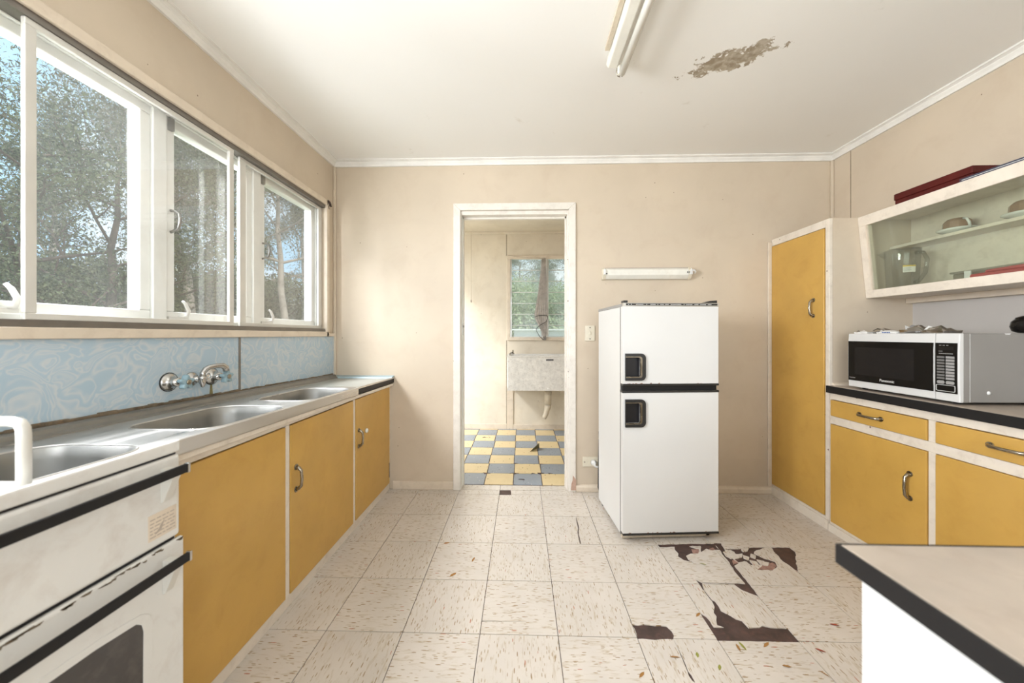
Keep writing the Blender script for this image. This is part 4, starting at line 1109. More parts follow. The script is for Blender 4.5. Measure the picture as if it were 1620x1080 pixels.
part('back_board', MB().box(3.748, 3.764, OY0, OY1, OB, OT), 'cab_white', oc)
part('end_board', MB().box(slope(OB) + 0.024, 3.748, OY0, OY0 + 0.016, OB + 0.014, OT - 0.014), 'cab_white', oc)
part('cleat', MB().box(3.715, 3.763, OY0, OY1, OB - 0.030, OB), 'trim', oc, bev=0.002)
SHZ = 1.692
part('shelf', MB().box(3.622, 3.748, OY0 + 0.016, OY1, SHZ - 0.016, SHZ), 'cab_white', oc, bev=0.002)
wbk = struct('trim_6', MB().box(3.758, 3.765, BY0, PY, 0.868, OB), 'panel_grey')

# ------------------------------------------------------------------ in and on the wall cabinet
INZ = OB + 0.0145
for k, (yc, lab) in enumerate(((-0.780, 'brown cup turned upside down on a saucer, left one on the cabinet shelf'), (-1.035, 'brown cup turned upside down on a saucer, cut by the right photo edge'))):
    sx = 3.687
    s_ = tag(part('saucer', MB().lathe([(0.0, 0.0), (0.034, 0.0), (0.040, 0.005), (0.060, 0.012), (0.071, 0.020), (0.070, 0.023), (0.058, 0.016), (0.036, 0.009), (0.0, 0.008)], (sx - 0.008, yc, SHZ + 0.0005), 'z', 32), 'crockery'),
             'white saucer under the %s upturned brown cup on the cabinet shelf' % ('left' if k == 0 else 'right, half-cut'), 'saucer', 'saucers on the cabinet shelf')
    c_ = thing('cup', lab, 'cup', (sx - 0.008, yc, SHZ + 0.010), 0, 'brown cups on the cabinet shelf')
    part('bowl', MB().lathe([(0.030, 0.0), (0.050, 0.0), (0.052, 0.004), (0.049, 0.050), (0.038, 0.062), (0.032, 0.066), (0.0, 0.066)], (sx - 0.008, yc, SHZ + 0.010), 'z', 10, False, 0.2), 'brown_cup', c_, bev=0.002)
    part('handle', MB().tube([(sx - 0.030, yc - 0.046, SHZ + 0.066), (sx - 0.034, yc - 0.062, SHZ + 0.060), (sx - 0.032, yc - 0.070, SHZ + 0.040), (sx - 0.022, yc - 0.066, SHZ + 0.016)], [0.005, 0.0055, 0.0055, 0.006], 10), 'crockery', c_, label='pale curved handle')

jg = thing('jug', 'clear plastic measuring jug with a yellow and white label inside the wall cabinet', 'jug', (3.572, -0.618, INZ))
jx, jy = 3.572, -0.618
JH = 0.245
part('body', MB().lathe([(0.0, 0.002), (0.058, 0.002), (0.062, 0.006), (0.072, JH - 0.03), (0.074, JH), (0.0725, JH + 0.001)], (jx, jy, INZ), 'z', 36), 'clear', jg)
part('spout', MB().add([(jx - 0.055, jy + 0.045, INZ + JH - 0.04), (jx - 0.045, jy + 0.100, INZ + JH - 0.003), (jx - 0.020, jy + 0.070, INZ + JH - 0.035), (jx - 0.058, jy + 0.050, INZ + JH), (jx - 0.018, jy + 0.074, INZ + JH)], [(0, 1, 3), (0, 2, 1), (2, 4, 1)]), 'clear', jg)
part('handle', MB().tube([(jx + 0.0, jy - 0.070, INZ + JH - 0.03), (jx + 0.0, jy - 0.105, INZ + JH - 0.035), (jx, jy - 0.125, INZ + JH - 0.075), (jx, jy - 0.115, INZ + 0.10), (jx, jy - 0.085, INZ + 0.06), (jx, jy - 0.064, INZ + 0.055)], 0.009, 10), 'clear', jg)


def curved_patch(cx, cy, r, a0, a1, z0, z1, n=8):
    vs, fs = [], []
    for k in range(n + 1):
        t = a0 + (a1 - a0) * k / n
        vs += [(cx + r * math.cos(t), cy + r * math.sin(t), z0), (cx + r * math.cos(t), cy + r * math.sin(t), z1)]
    for k in range(n):
        fs.append((2 * k, 2 * k + 2, 2 * k + 3, 2 * k + 1))
    return MB().add(vs, fs, True)


A0, A1 = math.radians(226), math.radians(268)
lb = part('label', curved_patch(jx, jy, 0.0705, A0, A1, INZ + 0.112, INZ + 0.142), 'paper', jg, label='white printed label with yellow top band')
part('label_band', curved_patch(jx, jy, 0.0715, A0, A1, INZ + 0.142, INZ + 0.150), 'yellow_label', lb)
tx = MB()
for q, z in enumerate((0.116, 0.122, 0.128, 0.134)):
    m_ = curved_patch(jx, jy, 0.0712, A0 + 0.04, A0 + 0.40 + 0.06 * (q % 2), INZ + z, INZ + z + 0.0022, 5)
    tx.add(m_.v, m_.f)
part('print', tx, 'grey_plastic', lb, kind='stuff')

ct = thing('food_container', 'low clear plastic container with lid on the cabinet floor behind glass', 'container', (3.64, -1.02, INZ))
part('box', MB().prism([(3.585, INZ), (3.705, INZ), (3.712, INZ + 0.070), (3.578, INZ + 0.070)], 'y', -1.205, -0.845), 'clear', ct, bev=0.006)
part('lid', MB().box(3.572, 3.718, -1.212, -0.838, INZ + 0.0705, INZ + 0.080), 'clear', ct, bev=0.003)
part('clip', MB().box(3.570, 3.576, -0.925, -0.900, INZ + 0.030, INZ + 0.076), 'print_white', ct, bev=0.001)
rl = thing('red_lid', 'red stepped plastic lid lying at the right end of the cabinet floor', 'lid', (3.548, -1.09, INZ))
part('rim', MB().prism([(-1.26, INZ + 0.001), (-0.968, INZ + 0.001), (-0.955, INZ + 0.044), (-0.962, INZ + 0.052), (-1.26, INZ + 0.052)], 'x', 3.525, 3.569), 'red_plastic', rl, bev=0.005)
part('crown', MB().prism([(-1.25, INZ + 0.052), (-1.006, INZ + 0.052), (-1.012, INZ + 0.064), (-1.25, INZ + 0.070)], 'x', 3.530, 3.566), 'red_plastic', rl, bev=0.004)

mbx = thing('storage_box', 'flat dark maroon box lying on top of the wall cabinet', 'box', (3.57, -0.83, OT))
part('base', MB().box(3.488, 3.655, -1.000, -0.662, OT + 0.0005, OT + 0.040), 'maroon', mbx, bev=0.002)
part('lid', MB().box(3.484, 3.659, -1.004, -0.658, OT + 0.040, OT + 0.075), 'maroon', mbx, bev=0.004)
fo = thing('folder', 'thin dark blue folder on the cabinet top in front of the maroon box', 'folder', (3.46, -1.3, OT))
part('cover', MB().box(3.440, 3.480, -1.75, -0.990, OT + 0.0005, OT + 0.006).box(3.480, 3.64, -1.75, -1.012, OT + 0.0005, OT + 0.006), 'navy', fo, bev=0.001)
part('pages', MB().box(3.445, 3.478, -1.74, -0.996, OT + 0.006, OT + 0.010), 'print_white', fo)
part('cover', MB().box(3.440, 3.480, -1.75, -0.990, OT + 0.010, OT + 0.015), 'navy', fo, bev=0.001)

# ------------------------------------------------------------------ microwave and what lies on it
MX, MY0, MY1, MZ0, MZ1 = 3.290, -1.117, -0.600, 0.880, 1.176
mw = thing('microwave', 'white and silver microwave with black glass door on the right worktop', 'microwave', (3.47, -0.86, 0.868))
part('body', MB().box(MX + 0.046, 3.735, MY0 + 0.003, MY1 - 0.003, MZ0, MZ1 - 0.001), 'silver_plastic', mw, bev=0.004)
part('bezel', MB().box(MX + 0.018, MX + 0.046, MY0 + 0.001, MY1 - 0.001, MZ0, MZ1), 'silver_plastic', mw, bev=0.003)
YD = -1.026


def bowed(y0, y1, z0, z1, mat, name, par):
    """Front strip that leans out a little at top and bottom, as moulded."""
    zs = [z0 + (z1 - z0) * k / 4 for k in range(5)]
    mb = MB().prism([(MX + 0.020, z0), (MX + 0.020, z1)] + [(MX + (0.004 if k in (0, 4) else 0.0), zs[k]) for k in (4, 3, 2, 1, 0)], 'y', y0, y1)
    return part(name, mb, mat, par, bev=0.003)


dr = bowed(YD + 0.001, MY1, MZ0, MZ1, 'fridge', 'door', mw)
part('door_glass', MB().box(MX - 0.0015, MX + 0.002, YD + 0.004, MY1 - 0.004, MZ0 + 0.035, MZ1 - 0.042), 'black_gloss', dr, bev=0.001)
part('door_window', MB().box(MX - 0.0022, MX - 0.0013, YD + 0.082, MY1 - 0.045, MZ0 + 0.070, MZ1 - 0.075), 'dark_screen', dr)
Rm = Matrix(((0, 0, -1, 0), (-1, 0, 0, 0), (0, 1, 0, 0), (0, 0, 0, 1)))      # text facing -X


def wtext(name, text, size, mat, par, x, y, z, align='CENTER'):
    w = wloc(par)
    return lettering(name, text, size, mat, par, Matrix.Translation(Vector((x, y, z)) - w) @ Rm, align)


wtext('lettering', 'Panasonic', 0.0185, 'print_white', dr, MX - 0.0022, (YD + MY1) / 2 - 0.005, MZ0 + 0.048)
wtext('lettering', 'Inverter', 0.011, 'button_light', dr, MX - 0.0022, MY1 - 0.012, MZ0 + 0.048, 'LEFT')
cp = bowed(MY0, YD - 0.001, MZ0, MZ1, 'fridge', 'control_panel', mw)
part('panel_glass', MB().box(MX - 0.0015, MX + 0.002, MY0 + 0.006, YD - 0.004, MZ0 + 0.035, MZ1 - 0.042), 'black_gloss', cp, bev=0.001)
part('display', MB().box(MX - 0.0022, MX - 0.0013, MY0 + 0.018, YD - 0.018, MZ1 - 0.074, MZ1 - 0.058), 'dark_screen', cp)
pw = MB()
for a in (0.020, 0.033, 0.046):
    pw.box(MX - 0.0022, MX - 0.0014, YD - a - 0.008, YD - a, MZ1 - 0.0535, MZ1 - 0.0515)
pw.box(MX - 0.0022, MX - 0.0014, YD - 0.032, YD - 0.018, MZ1 - 0.0795, MZ1 - 0.0775)
q = 0.019
while q < 0.066:
    w = gr.uniform(0.003, 0.007)
    pw.box(MX - 0.0022, MX - 0.0014, YD - q - w, YD - q, MZ1 - 0.0905, MZ1 - 0.087)
    q += w + 0.0015
part('print', pw, 'button_light', cp, kind='stuff')
for k in range(8):
    z = MZ1 - 0.105 - 0.0132 * k
    part('button', MB().box(MX - 0.0030, MX - 0.0012, YD - 0.040, YD - 0.012, z - 0.0042, z + 0.0042), 'button', cp)
    part('button', MB().box(MX - 0.0030, MX - 0.0012, YD - 0.076, YD - 0.045, z - 0.0048, z + 0.0048), 'button_light', cp)
for a, b in ((0.012, 0.040), (0.045, 0.076)):
    part('button', MB().prism(rrect(YD - b, YD - a, MZ1 - 0.222, MZ1 - 0.208, 0.006, 4), 'x', MX - 0.0030, MX - 0.0012), 'button_light', cp)
o1 = rrect(YD - 0.079, YD - 0.009, MZ1 - 0.254, MZ1 - 0.226, 0.004, 3)
i1 = rrect(YD - 0.0775, YD - 0.0105, MZ1 - 0.2525, MZ1 - 0.2275, 0.003, 3)
part('door_button', sheet(o1, [i1], 0, 0.0016).map(lambda a, b, c: (MX - 0.0015 - c, a, b)), 'print_white', cp, label='thin pale outline of the door button')
part('side_seam', MB().box(MX + 0.046, MX + 0.048, MY0 + 0.0018, MY0 + 0.004, MZ0 + 0.002, MZ1 - 0.002), 'print_white', mw)
part('screw', MB().lathe([(0.0, -0.004), (0.006, -0.003), (0.008, 0.0), (0.008, 0.003)], (MX + 0.125, MY0 + 0.003, MZ0 + 0.042), 'y', 14), 'print_white', mw)
part('bumper', MB().prism([(MX + 0.19, MZ1 - 0.0005), (MX + 0.214, MZ1 - 0.0005), (MX + 0.209, MZ1 - 0.006), (MX + 0.195, MZ1 - 0.006)], 'y', MY0 + 0.001, MY0 + 0.0035), 'print_white', mw)
for fx in (MX + 0.05, 3.63):
    for fy in (MY0 + 0.05, MY1 - 0.05):
        part('foot', MB().lathe([(0.012, 0.0), (0.014, 0.012)], (fx, fy, 0.8682), 'z', 12), 'black', mw)

# packets on the microwave: crumpled foil and film, each its own thing
pk = random.Random(11)


def packet(name, label, x, y, w, d, h, mat, rot, mat2=None):
    t = thing(name, label, 'packet', (x, y, MZ1), rot, None)
    n = 5
    vs, fs = [], []
    for j in range(n):
        for i in range(n):
            u, v = i / (n - 1) - 0.5, j / (n - 1) - 0.5
            e = (1 - (2 * abs(u)) ** 2.5) * (1 - (2 * abs(v)) ** 2.5)
            vs.append((u * w + pk.uniform(-.003, .003), v * d + pk.uniform(-.003, .003), max(0.002, h * (0.45 + 0.55 * e) * pk.uniform(0.55, 1.0))))
    for j in range(n - 1):
        for i in range(n - 1):
            a = j * n + i
            fs.append((a, a + 1, a + n + 1, a + n))
    k = len(vs)
    vs += [(v[0] * 0.94, v[1] * 0.94, 0.0006) for v in vs]
    for j in range(n - 1):
        for i in range(n - 1):
            a = k + j * n + i
            fs.append((a, a + n, a + n + 1, a + 1))
    edge = [i for i in range(n)] + [j * n + n - 1 for j in range(1, n)] + [(n - 1) * n + i for i in range(n - 2, -1, -1)] + [j * n for j in range(n - 2, 0, -1)]
    for q in range(len(edge)):
        a, b = edge[q], edge[(q + 1) % len(edge)]
        fs.append((a, k + a, k + b, b))
    part('wrapper', MB().add(vs, fs), mat, t, world=False)
    part('flap', MB().add([(-w * .5, d * .3, h * .5), (-w * .1, d * .42, h * 0.95), (w * .25, d * .48, h * 0.8), (w * .1, d * .2, h * .55), (-w * .5, d * .3, h * .5 - .001), (-w * .1, d * .42, h * .95 - .001), (w * .25, d * .48, h * .8 - .001), (w * .1, d * .2, h * .55 - .001)],
                          [(0, 1, 2, 3), (7, 6, 5, 4), (0, 4, 5, 1), (1, 5, 6, 2), (2, 6, 7, 3), (3, 7, 4, 0)]), mat2 or mat, t, world=False)
    return t


packet('foil_packet', 'small white packet at the far left end on top of the microwave', 3.325, -0.660, 0.05, 0.065, 0.020, 'foil_white', 0.2, 'foil')
packet('foil_packet', 'flat crumpled silver foil packet second from left on the microwave', 3.37, -0.720, 0.07, 0.09, 0.032, 'foil', -0.3)
wp = packet('foil_packet', 'white film packet with blue print on the microwave front edge', 3.330, -0.795, 0.05, 0.10, 0.020, 'foil_white', 0.05)
bl = MB()
for k in range(5):
    bl.box(-0.0265, -0.0255, -0.020 + 0.008 * k, -0.0145 + 0.008 * k, 0.003, 0.0085)
part('print', bl, 'print_blue', wp, world=False, kind='stuff')
packet('foil_packet', 'tallest crumpled silver packet in the middle of the microwave top', 3.375, -0.885, 0.08, 0.11, 0.044, 'foil', 0.4, 'foil_white')
packet('foil_packet', 'grey packet behind the others on the microwave top', 3.45, -0.825, 0.08, 0.10, 0.048, 'foil', -0.2, 'grey_plastic')
packet('foil_packet', 'crumpled silver packet on the right above the microwave controls', 3.345, -1.000, 0.07, 0.11, 0.038, 'foil', -0.15, 'foil_white')

pt = thing('pot', 'dark glossy round pot on the microwave at the right photo edge', 'pot', (3.645, -1.02, MZ1))
part('body', MB().lathe([(0.0, 0.001), (0.040, 0.001), (0.058, 0.010), (0.064, 0.030), (0.060, 0.052), (0.048, 0.066), (0.045, 0.066), (0.0, 0.060)], (3.672, -1.062, MZ1), 'z', 28), 'black_gloss', pt)
part('lid', MB().lathe([(0.050, 0.064), (0.048, 0.070), (0.030, 0.078), (0.008, 0.081), (0.008, 0.090), (0.013, 0.094), (0.011, 0.102), (0.0, 0.104)], (3.672, -1.062, MZ1), 'z', 24), 'black_gloss', pt)

# ------------------------------------------------------------------ peninsula bench in the right foreground
pn = thing('bench_unit', 'white bench unit with brown laminate top and black edge, right foreground', 'bench', (2.6, -2.6, 0))
IX, IY = 1.888, -2.150
part('top', MB().prism([(IX + 0.004, IY - 0.004), (3.245, IY - 0.004), (3.245, -3.2), (IX + 0.004, -3.2)], 'z', 0.846, 0.8665), 'bench_brown', pn, bev=0.002)
part('edge_strip', MB().box(IX, IX + 0.005, -3.2, IY, 0.838, 0.866).box(IX + 0.005, 3.245, IY - 0.005, IY, 0.838, 0.866), 'black_edge', pn, bev=0.001)
part('end_panel', MB().box(IX + 0.024, IX + 0.042, -3.18, IY - 0.016, 0.0, 0.846), 'fridge', pn)
part('back_panel', MB().box(IX + 0.042, 3.24, IY - 0.034, IY - 0.016, 0.0, 0.846), 'fridge', pn)

# ------------------------------------------------------------------ laundry tub, torn screen, pull cord, lifted tile
tb = thing('laundry_tub', 'speckled grey-white laundry tub against the far laundry wall', 'laundry tub', (1.8, 1.5, 0.55))
TX0_, TX1_, TYF, TYB, TZ0, TZ1 = 1.268, 1.96, 1.300, 1.70, 0.545, 0.925
MAT['tub'] = paint('speckled_concrete_tub', (0.74, 0.71, 0.66), 0.7, (0.42, 0.37, 0.32), 0.7, 22, (0.9, 0.88, 0.84), speck_size=0.14, var=0.1)
tubm = sheet(rrect(TX0_, TX1_, TYF, TYB, 0.01, 2), [rrect(TX0_ + 0.03, TX1_ - 0.03, TYF + 0.03, TYB - 0.03, 0.05, 5)], TZ0 + 0.03, TZ1)
part('bowl', tubm, 'tub', tb, bev=0.003)
part('bottom', MB().box(TX0_ + 0.001, TX1_ - 0.001, TYF + 0.001, TYB - 0.001, TZ0, TZ0 + 0.03), 'tub', tb)
part('rim', MB().box(TX0_ - 0.004, TX1_ + 0.004, TYF - 0.005, TYF + 0.02, TZ1, TZ1 + 0.010).box(TX0_ - 0.004, TX0_ + 0.02, TYF + 0.02, TYB, TZ1, TZ1 + 0.010).box(TX1_ - 0.02, TX1_ + 0.004, TYF + 0.02, TYB, TZ1, TZ1 + 0.010).box(TX0_ + 0.02, TX1_ - 0.02, TYB - 0.02, TYB, TZ1, TZ1 + 0.010), 'cornice', tb, bev=0.003)
lb = part('label', MB().box(1.703, 1.785, TYF - 0.0015, TYF, TZ1 - 0.046, TZ1 - 0.027), 'black', tb, label='small black maker label')
q, lm = 1.712, MB()
while q < 1.776:
    w = gr.uniform(0.003, 0.009); lm.box(q, q + w, TYF - 0.002, TYF - 0.0015, TZ1 - 0.039, TZ1 - 0.034); q += w + 0.002
part('print', lm, 'grey_plastic', lb, kind='stuff')
part('tap', MB().lathe([(0.02, 0.0), (0.018, 0.012), (0.009, 0.016), (0.009, 0.05), (0.0, 0.052)], (1.325, 1.62, TZ1 + 0.01), 'z', 14).tube([(1.325, 1.62, TZ1 + 0.03), (1.30, 1.58, TZ1 + 0.025), (1.285, 1.55, TZ1 + 0.012)], 0.008, 8), 'chrome', tb)
part('waste_pipe', MB().tube([(1.735, 1.45, TZ0), (1.735, 1.45, 0.515)], 0.030, 16).tube([(1.735, 1.45, 0.520), (1.735, 1.45, 0.360)], 0.040, 16).tube([(1.735, 1.45, 0.362), (1.733, 1.45, 0.325), (1.722, 1.45, 0.300), (1.715, 1.45, 0.260), (1.700, 1.45, 0.225), (1.688, 1.45, 0.205)], [0.036, 0.036, 0.030, 0.029, 0.027, 0.024], 16)
     .tube([(1.735, 1.45, 0.505), (1.735, 1.45, 0.490)], 0.044, 16), 'pipe', tb)
part('bracket', MB().box(TX0_ + 0.06, TX0_ + 0.09, TYF + 0.05, FY - 0.001, TZ0 - 0.03, TZ0), 'trim', tb)
part('bracket', MB().box(TX1_ - 0.09, TX1_ - 0.06, TYF + 0.05, FY - 0.001, TZ0 - 0.03, TZ0), 'trim', tb)

ts = thing('torn_flyscreen', 'torn grey flyscreen mesh hanging folded down the laundry louvre window', 'flyscreen', (1.70, 1.70, 1.6))
rows = [(2.105, 1.702, 0.022), (2.00, 1.700, 0.028), (1.85, 1.694, 0.042), (1.70, 1.686, 0.052), (1.55, 1.676, 0.066), (1.42, 1.668, 0.080), (1.36, 1.672, 0.076), (1.28, 1.690, 0.050), (1.20, 1.706, 0.032), (1.11, 1.716, 0.014)]
vs, fs, N = [], [], 17
for z, xc, w in rows:
    for k in range(N):
        u = 2 * k / (N - 1) - 1
        fold = math.sin(k * 2.35) * 0.010 * min(1, w / 0.05)
        vs.append((xc + u * w, 1.700 + fold - 0.006 * (2.1 - z), z + 0.012 * math.sin(k * 1.3) * (w / 0.08)))
for j in range(len(rows) - 1):
    for k in range(N - 1):
        a = j * N + k
        fs.append((a, a + 1, a + N + 1, a + N))
o = part('mesh', MB().add(vs, fs, True), 'cloth', ts)
sol = o.modifiers.new('thickness', 'SOLIDIFY'); sol.thickness = 0.0015
part('edge_wire', MB().tube([(1.590, 1.686, 1.385), (1.640, 1.680, 1.405), (1.735, 1.680, 1.408), (1.752, 1.680, 1.385), (1.730, 1.678, 1.330), (1.660, 1.676, 1.290), (1.610, 1.676, 1.245), (1.612, 1.680, 1.215), (1.650, 1.690, 1.15), (1.700, 1.700, 1.105)], 0.004, 6), 'print_dark', ts)
part('edge_wire', MB().tube([(1.262, 1.716, 2.150), (1.36, 1.712, 2.132), (1.50, 1.710, 2.118), (1.70, 1.712, 2.110)], 0.0016, 6), 'bench_brown', ts)
part('rod', MB().tube([(1.718, 1.716, 2.115), (1.716, 1.716, 1.10)], 0.011, 8), 'cloth', ts)

pcd = thing('pull_cord', 'thin pull cord with small toggle hanging left of the laundry window', 'pull cord', (0.807, 1.70, 2.0))
part('cord', MB().tube([(0.807, 1.700, 2.446), (0.808, 1.700, 1.60)], 0.0022, 6), 'pipe', pcd)
part('toggle', MB().lathe([(0.0, 0.0), (0.009, 0.006), (0.008, 0.030), (0.004, 0.036), (0.0, 0.037)], (0.808, 1.700, 1.566), 'z', 10), 'bench_brown', pcd)

lt_ = thing('lifted_tile', 'curled loose corner of a grey tile lifted off the laundry floor', 'tile', (1.60, 1.0, 0.0))
part('flap', MB().add([(1.515, 0.885, 0.003), (1.612, 1.01, 0.003), (1.605, 0.93, 0.075), (1.515, 0.885, 0.0005), (1.613, 1.013, 0.0005), (1.607, 0.933, 0.075)], [(0, 1, 2), (5, 4, 3), (0, 2, 5, 3), (1, 4, 5, 2), (0, 3, 4, 1)]), 'grime_green', lt_)
part('torn_edge', MB().tube([(1.515, 0.885, 0.0025), (1.56, 0.95, 0.0028), (1.612, 1.01, 0.0028)], 0.0022, 6), 'underlay', lt_)

# ------------------------------------------------------------------ leaf scraps on the kitchen floor
WHERE = ['just below the shattered tile in front of the fridge', 'at the left tip of the large broken tile patch', 'midway below the rectangular and the large broken patches', 'below the left end of the large broken patch',
         'beside the crack below the small rectangular hole', 'just below the middle of the large broken patch', 'touching a brown one below the middle of the large broken patch', 'right of the lower corner of the large broken patch',
         'low below the right end of the large broken patch', 'at the photo bottom left of the cracked tile', 'nearest the white side of the bench unit', 'just below the right end of the large broken patch', 'at the photo bottom just left of the bench unit',
         'on the open floor left of centre, the nearest of three', 'on the open floor left of centre, the rightmost of three', 'on the open floor left of centre, the farthest of three']
for i, (x, y, k) in enumerate(LEAVES + LEAVES2):
    L_, W_ = rt.uniform(0.012, 0.022), rt.uniform(0.004, 0.007)
    a = rt.uniform(0, PI)
    o = part('leaf_scrap', MB().add([(-L_, 0, 0.0), (-L_ * .3, W_, 0.0025), (L_ * .5, W_ * .7, 0.002), (L_, 0, 0.0006), (L_ * .4, -W_, 0.0), (-L_ * .4, -W_ * .8, 0.0)], [(0, 5, 4, 3, 2, 1)]), {'g': 'leaf_green', 'o': 'leaf_brown', 'r': 'leaf_red'}[k])
    o.location = (x, y, 0.0008)
    o.rotation_euler = (0, 0, a)
    col = {'g': 'green', 'o': 'brown', 'r': 'reddish'}[k]
    tag(o, 'tiny %s leaf scrap %s' % (col, WHERE[i]), 'leaf', 'leaf scraps on the kitchen floor')

ms_ = thing('mud_nest', 'small dark ragged insect nest stuck on the upper right corner of the window casing', 'insect nest', (0.02, -0.110, 2.12))
nm = MB()
for (dy, dz, rr, q) in ((0.000, 0.012, 0.010, 0.3), (0.010, 0.004, 0.009, 0.9), (0.020, -0.006, 0.008, 0.1), (-0.010, 0.020, 0.007, 0.5)):
    nm.lathe([(0.0, -rr), (rr * 0.8, -rr * 0.5), (rr, 0.0), (rr * 0.7, rr * 0.6), (0.0, rr * (1 + q * 0.4))], (0.022, -0.108 + dy, 2.126 + dz), 'x', 8)
part('nest', nm, 'underlay', ms_, kind='stuff')
part('stalk', MB().tube([(0.020, -0.100, 2.122), (0.019, -0.112, 2.104), (0.018, -0.104, 2.090)], 0.0025, 6), 'underlay', ms_)

# ------------------------------------------------------------------ outside: ground, trees, shed
GZ = -0.8
struct('ground', MB().box(-70, 45, -30, 80, GZ - 0.3, GZ), 'grass')
struct('pavement', MB().box(-3, 8, 2.6, 5.4, GZ, GZ + 0.03), 'concrete')


def leaf_cloud(pts, n, sig, size, seed, droop=0.0, slim=0.32):
    """n leaf quads scattered about the branch points pts (rows x, y, z)."""
    rg = np.random.default_rng(seed)
    pts = np.asarray(pts)
    c = pts[rg.integers(0, len(pts), n)] + rg.normal(0, 1, (n, 3)) * np.array([sig, sig, sig * 0.6])
    d = rg.normal(0, 1, (n, 3)); d[:, 2] -= droop
    d /= np.linalg.norm(d, axis=1, keepdims=True)
    e = np.cross(d, rg.normal(0, 1, (n, 3)))
    e /= np.linalg.norm(e, axis=1, keepdims=True)
    s = size * rg.uniform(0.6, 1.3, (n, 1))
    v = np.stack([c - d * s, c + e * s * slim, c + d * s, c - e * s * slim], 1).reshape(-1, 3)
    return v.astype(np.float32)


def quads_mesh(name, v, mat):
    nf = len(v) // 4
    me = bpy.data.meshes.new(name)
    me.vertices.add(len(v)); me.vertices.foreach_set('co', v.ravel())
    me.loops.add(len(v)); me.loops.foreach_set('vertex_index', np.arange(len(v), dtype=np.int32))
    me.polygons.add(nf)
    me.polygons.foreach_set('loop_start', np.arange(0, len(v), 4, dtype=np.int32))
    me.materials.append(MAT[mat])
    me.update(calc_edges=True)
    return me


def tree_meshes(seed, H, crown0, spread, r0, nleaf, lsize, sig, leafmat, barkmat, droop=0.0, slim=0.32, lean=0.08, nb=9):
    rg = random.Random(seed)
    mb = MB()
    tips = []

    def branch(p, d, L, r, lev):
        path, rad = [p.copy()], [r]
        n = 4
        q = p.copy()
        dd = d.normalized()
        for k in range(n):
            dd = (dd + Vector((rg.uniform(-1, 1), rg.uniform(-1, 1), rg.uniform(-0.5, 0.9))) * 0.24).normalized()
            q = q + dd * (L / n)
            path.append(q.copy()); rad.append(max(0.005, r * (1 - 0.72 * (k + 1) / n)))
            if lev >= 2 or (lev == 1 and k >= 1):
                tips.append(tuple(q))
        mb.tube(path, rad, 7 if lev < 2 else 5, caps=False)
        if lev < 3:
            for k in range(rg.randint(2, 4) if lev else 0):
                i = rg.randint(1, n)
                az = rg.uniform(0, 2 * PI)
                nd = (dd + Vector((math.cos(az), math.sin(az), rg.uniform(-0.2, 0.6))) * 0.9)
                branch(path[i], nd, L * rg.uniform(0.45, 0.7), rad[i] * 0.65, lev + 1)
        return path, rad
    tp, tr = [Vector((0, 0, -0.2))], [r0 * 1.25]
    for k in range(8):
        tp.append(Vector((lean * H * (k + 1) / 8 * rg.uniform(0.5, 1.2) * math.cos(seed), lean * H * (k + 1) / 8 * math.sin(seed) * rg.uniform(0.5, 1.2), H * 0.86 * (k + 1) / 8)))
        tr.append(max(0.03, r0 * (1 - 0.8 * (k + 1) / 8)))
    mb.tube(tp, tr, 9, caps=False)
    for k in range(nb):
        t = crown0 + (0.97 - crown0) * (k + rg.random()) / nb
        i = min(7, int(t * 8)); f = t * 8 - i
        p = tp[i].lerp(tp[i + 1], f)
        az = k * 2.4 + rg.uniform(-.5, .5)
        sp_ = spread * (0.55 + 0.55 * math.sin(PI * min(1, (t - crown0) / (1 - crown0) * 0.8 + 0.2)))
        branch(p, Vector((math.cos(az), math.sin(az), rg.uniform(0.25, 0.8))), sp_, tr[i] * 0.5, 1)
    me_b = mesh_of('trunk', mb, barkmat)
    me_l = quads_mesh('foliage', leaf_cloud(tips, nleaf, sig, lsize, seed, droop, slim), leafmat)
    return me_b, me_l


KIND = {
    'broad': tree_meshes(1, 8.2, 0.10, 3.2, 0.16, 26000, 0.050, 0.22, 'leaf_near', 'bark_dark', 0.1, 0.42, 0.05, 12),
    'broad2': tree_meshes(6, 9.0, 0.12, 3.4, 0.18, 26000, 0.052, 0.23, 'leaf_near', 'bark_dark', 0.1, 0.42, 0.05, 12),
    'gum': tree_meshes(2, 14.0, 0.42, 3.6, 0.20, 20000, 0.080, 0.30, 'leaf_gum', 'bark', 0.9, 0.22, 0.06, 8),
    'gum2': tree_meshes(4, 15.0, 0.35, 4.0, 0.24, 22000, 0.085, 0.32, 'leaf_gum', 'bark', 0.9, 0.22, 0.09, 9),
    'bush': tree_meshes(5, 3.6, 0.05, 2.0, 0.08, 14000, 0.07, 0.40, 'leaf_near', 'bark_dark', 0.1, 0.45, 0.02, 10),
    'hedge_bush': tree_meshes(8, 3.6, 0.05, 2.2, 0.08, 16000, 0.07, 0.42, 'leaf_hedge', 'bark_dark', 0.1, 0.45, 0.02, 10),
}


def plant(kind, x, y, name, label, group, s=1.0, rz=0.0):
    t = thing(name, label, 'tree' if 'bush' not in kind else 'shrub', (x, y, GZ), rz, group)
    t.scale = (s, s, s)
    b, l = KIND[kind]
    for nm, me in (('trunk', b), ('foliage', l)):
        o = bpy.data.objects.new(nm, me)
        COL.objects.link(o)
        o.parent = t
        if nm == 'foliage': o['kind'] = 'stuff'
    return t


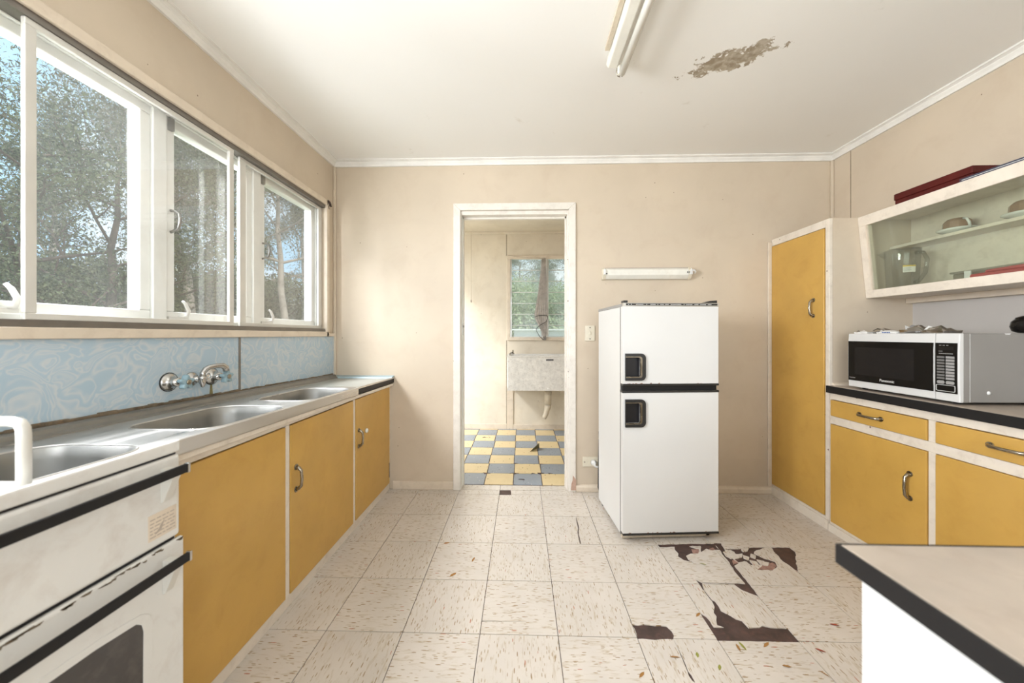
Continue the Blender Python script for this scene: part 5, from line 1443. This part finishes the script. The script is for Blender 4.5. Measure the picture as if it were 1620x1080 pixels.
GW = 'leafy trees outside the kitchen window'
GUMS = 'gum trees outside the kitchen window'
GB = 'shrubs outside the kitchen window'
plant('broad2', -10.7, 5.49, 'broadleaf_tree', 'dark green leafy tree filling the leftmost sliver of window pane', GW, 0.95, 2.0)
plant('broad', -10.27, 7.0, 'broadleaf_tree', 'dense dark leafy tree filling the lower half of the large window pane', GW, 1.0, 0.4)
plant('gum2', -11.3, 10.98, 'gum_tree', 'pale forked gum tree behind the narrow middle pane with the curved handle', GUMS, 0.86, 0.0)
plant('gum', -8.41, 12.06, 'gum_tree', 'pale slender gum tree in the middle of the far right window pane', GUMS, 0.85, 1.2)
plant('gum2', -15.35, 18.87, 'gum_tree', 'gum tree behind the paired upright window bars, farther off', GUMS, 0.95, 4.0)
plant('gum', -17.3, 14.82, 'gum_tree', 'gum tree at the right edge of the large window pane beside the post', GUMS, 0.95, 2.6)
plant('gum2', -25.75, 17.59, 'gum_tree', 'tall gum tree above the dark leafy tree in the large window pane', GUMS, 1.0, 5.2)
plant('gum', -13.6, 21.92, 'gum_tree', 'distant gum tree at the right edge of the far right window pane', GUMS, 1.0, 0.7)
plant('gum2', -23.25, 25.66, 'gum_tree', 'distant gum tree at the right edge of the narrow middle window pane', GUMS, 1.0, 3.1)
plant('bush', -18.55, 10.78, 'garden_shrub', 'green shrub at the foot of the leftmost pane behind the dark leafy tree', GB, 1.2, 0.0)
plant('bush', -17.72, 11.8, 'garden_shrub', 'green shrub low at the left of the large window pane', GB, 1.2, 1.1)
plant('bush', -15.06, 11.88, 'garden_shrub', 'green shrub low at the right of the large window pane', GB, 1.15, 2.2)
plant('bush', -15.33, 14.87, 'garden_shrub', 'green shrub at the foot of the pale forked gum tree in the narrow pane', GB, 1.15, 3.3)
plant('bush', -16.18, 17.85, 'garden_shrub', 'green shrub low at the right of the narrow middle window pane', GB, 1.25, 4.4)
plant('bush', -16.45, 20.84, 'garden_shrub', 'green shrub low behind the paired upright window bars', GB, 1.3, 5.5)
plant('bush', -11.27, 15.98, 'garden_shrub', 'green shrub at the foot of the slender gum in the far right pane', GB, 1.1, 6.6)
plant('bush', -11.56, 18.97, 'garden_shrub', 'green shrub low at the right edge of the far right window pane', GB, 1.2, 7.7)
GL = 'shrubs behind the laundry louvres'
plant('hedge_bush', 1.35, 13.0, 'garden_shrub', 'left-hand shrub of the hedge seen through the laundry louvres', GL, 0.95, 0.0)
plant('hedge_bush', 3.6, 12.5, 'garden_shrub', 'right-hand shrub of the hedge seen through the laundry louvres', GL, 0.95, 1.7)
plant('hedge_bush', 2.4, 16.5, 'garden_shrub', 'middle shrub of the hedge, set back, seen through the laundry louvres', GL, 1.05, 3.4)
plant('broad2', 1.0, 19.0, 'broadleaf_tree', 'leafy tree above the left of the hedge in the laundry window', 'trees behind the laundry louvres', 0.8, 0.3)
plant('broad2', 4.6, 20.0, 'broadleaf_tree', 'leafy tree above the right of the hedge in the laundry window', 'trees behind the laundry louvres', 0.85, 2.3)
plant('broad2', 2.6, 27, 'broadleaf_tree', 'distant leafy tree above the middle of the hedge in the laundry window', 'trees behind the laundry louvres', 0.9, 4.4)
sh = thing('garden_shed', 'white shed with a higher right part, outside the laundry louvre window', 'shed', (4.0, 9.0, GZ))
part('wall', MB().prism([(1.2, GZ), (6.5, GZ), (6.5, 1.80), (3.42, 1.80), (2.95, 1.30), (1.2, 1.30)], 'y', 8.2, 11.0), 'concrete', sh)
part('roof', MB().box(1.1, 2.98, 8.05, 11.1, 1.30, 1.345), 'cornice', sh)
part('roof', MB().prism([(2.92, 1.30), (2.97, 1.30), (3.44, 1.80), (6.6, 1.80), (6.6, 1.86), (3.40, 1.86)], 'y', 8.05, 11.1), 'cornice', sh)
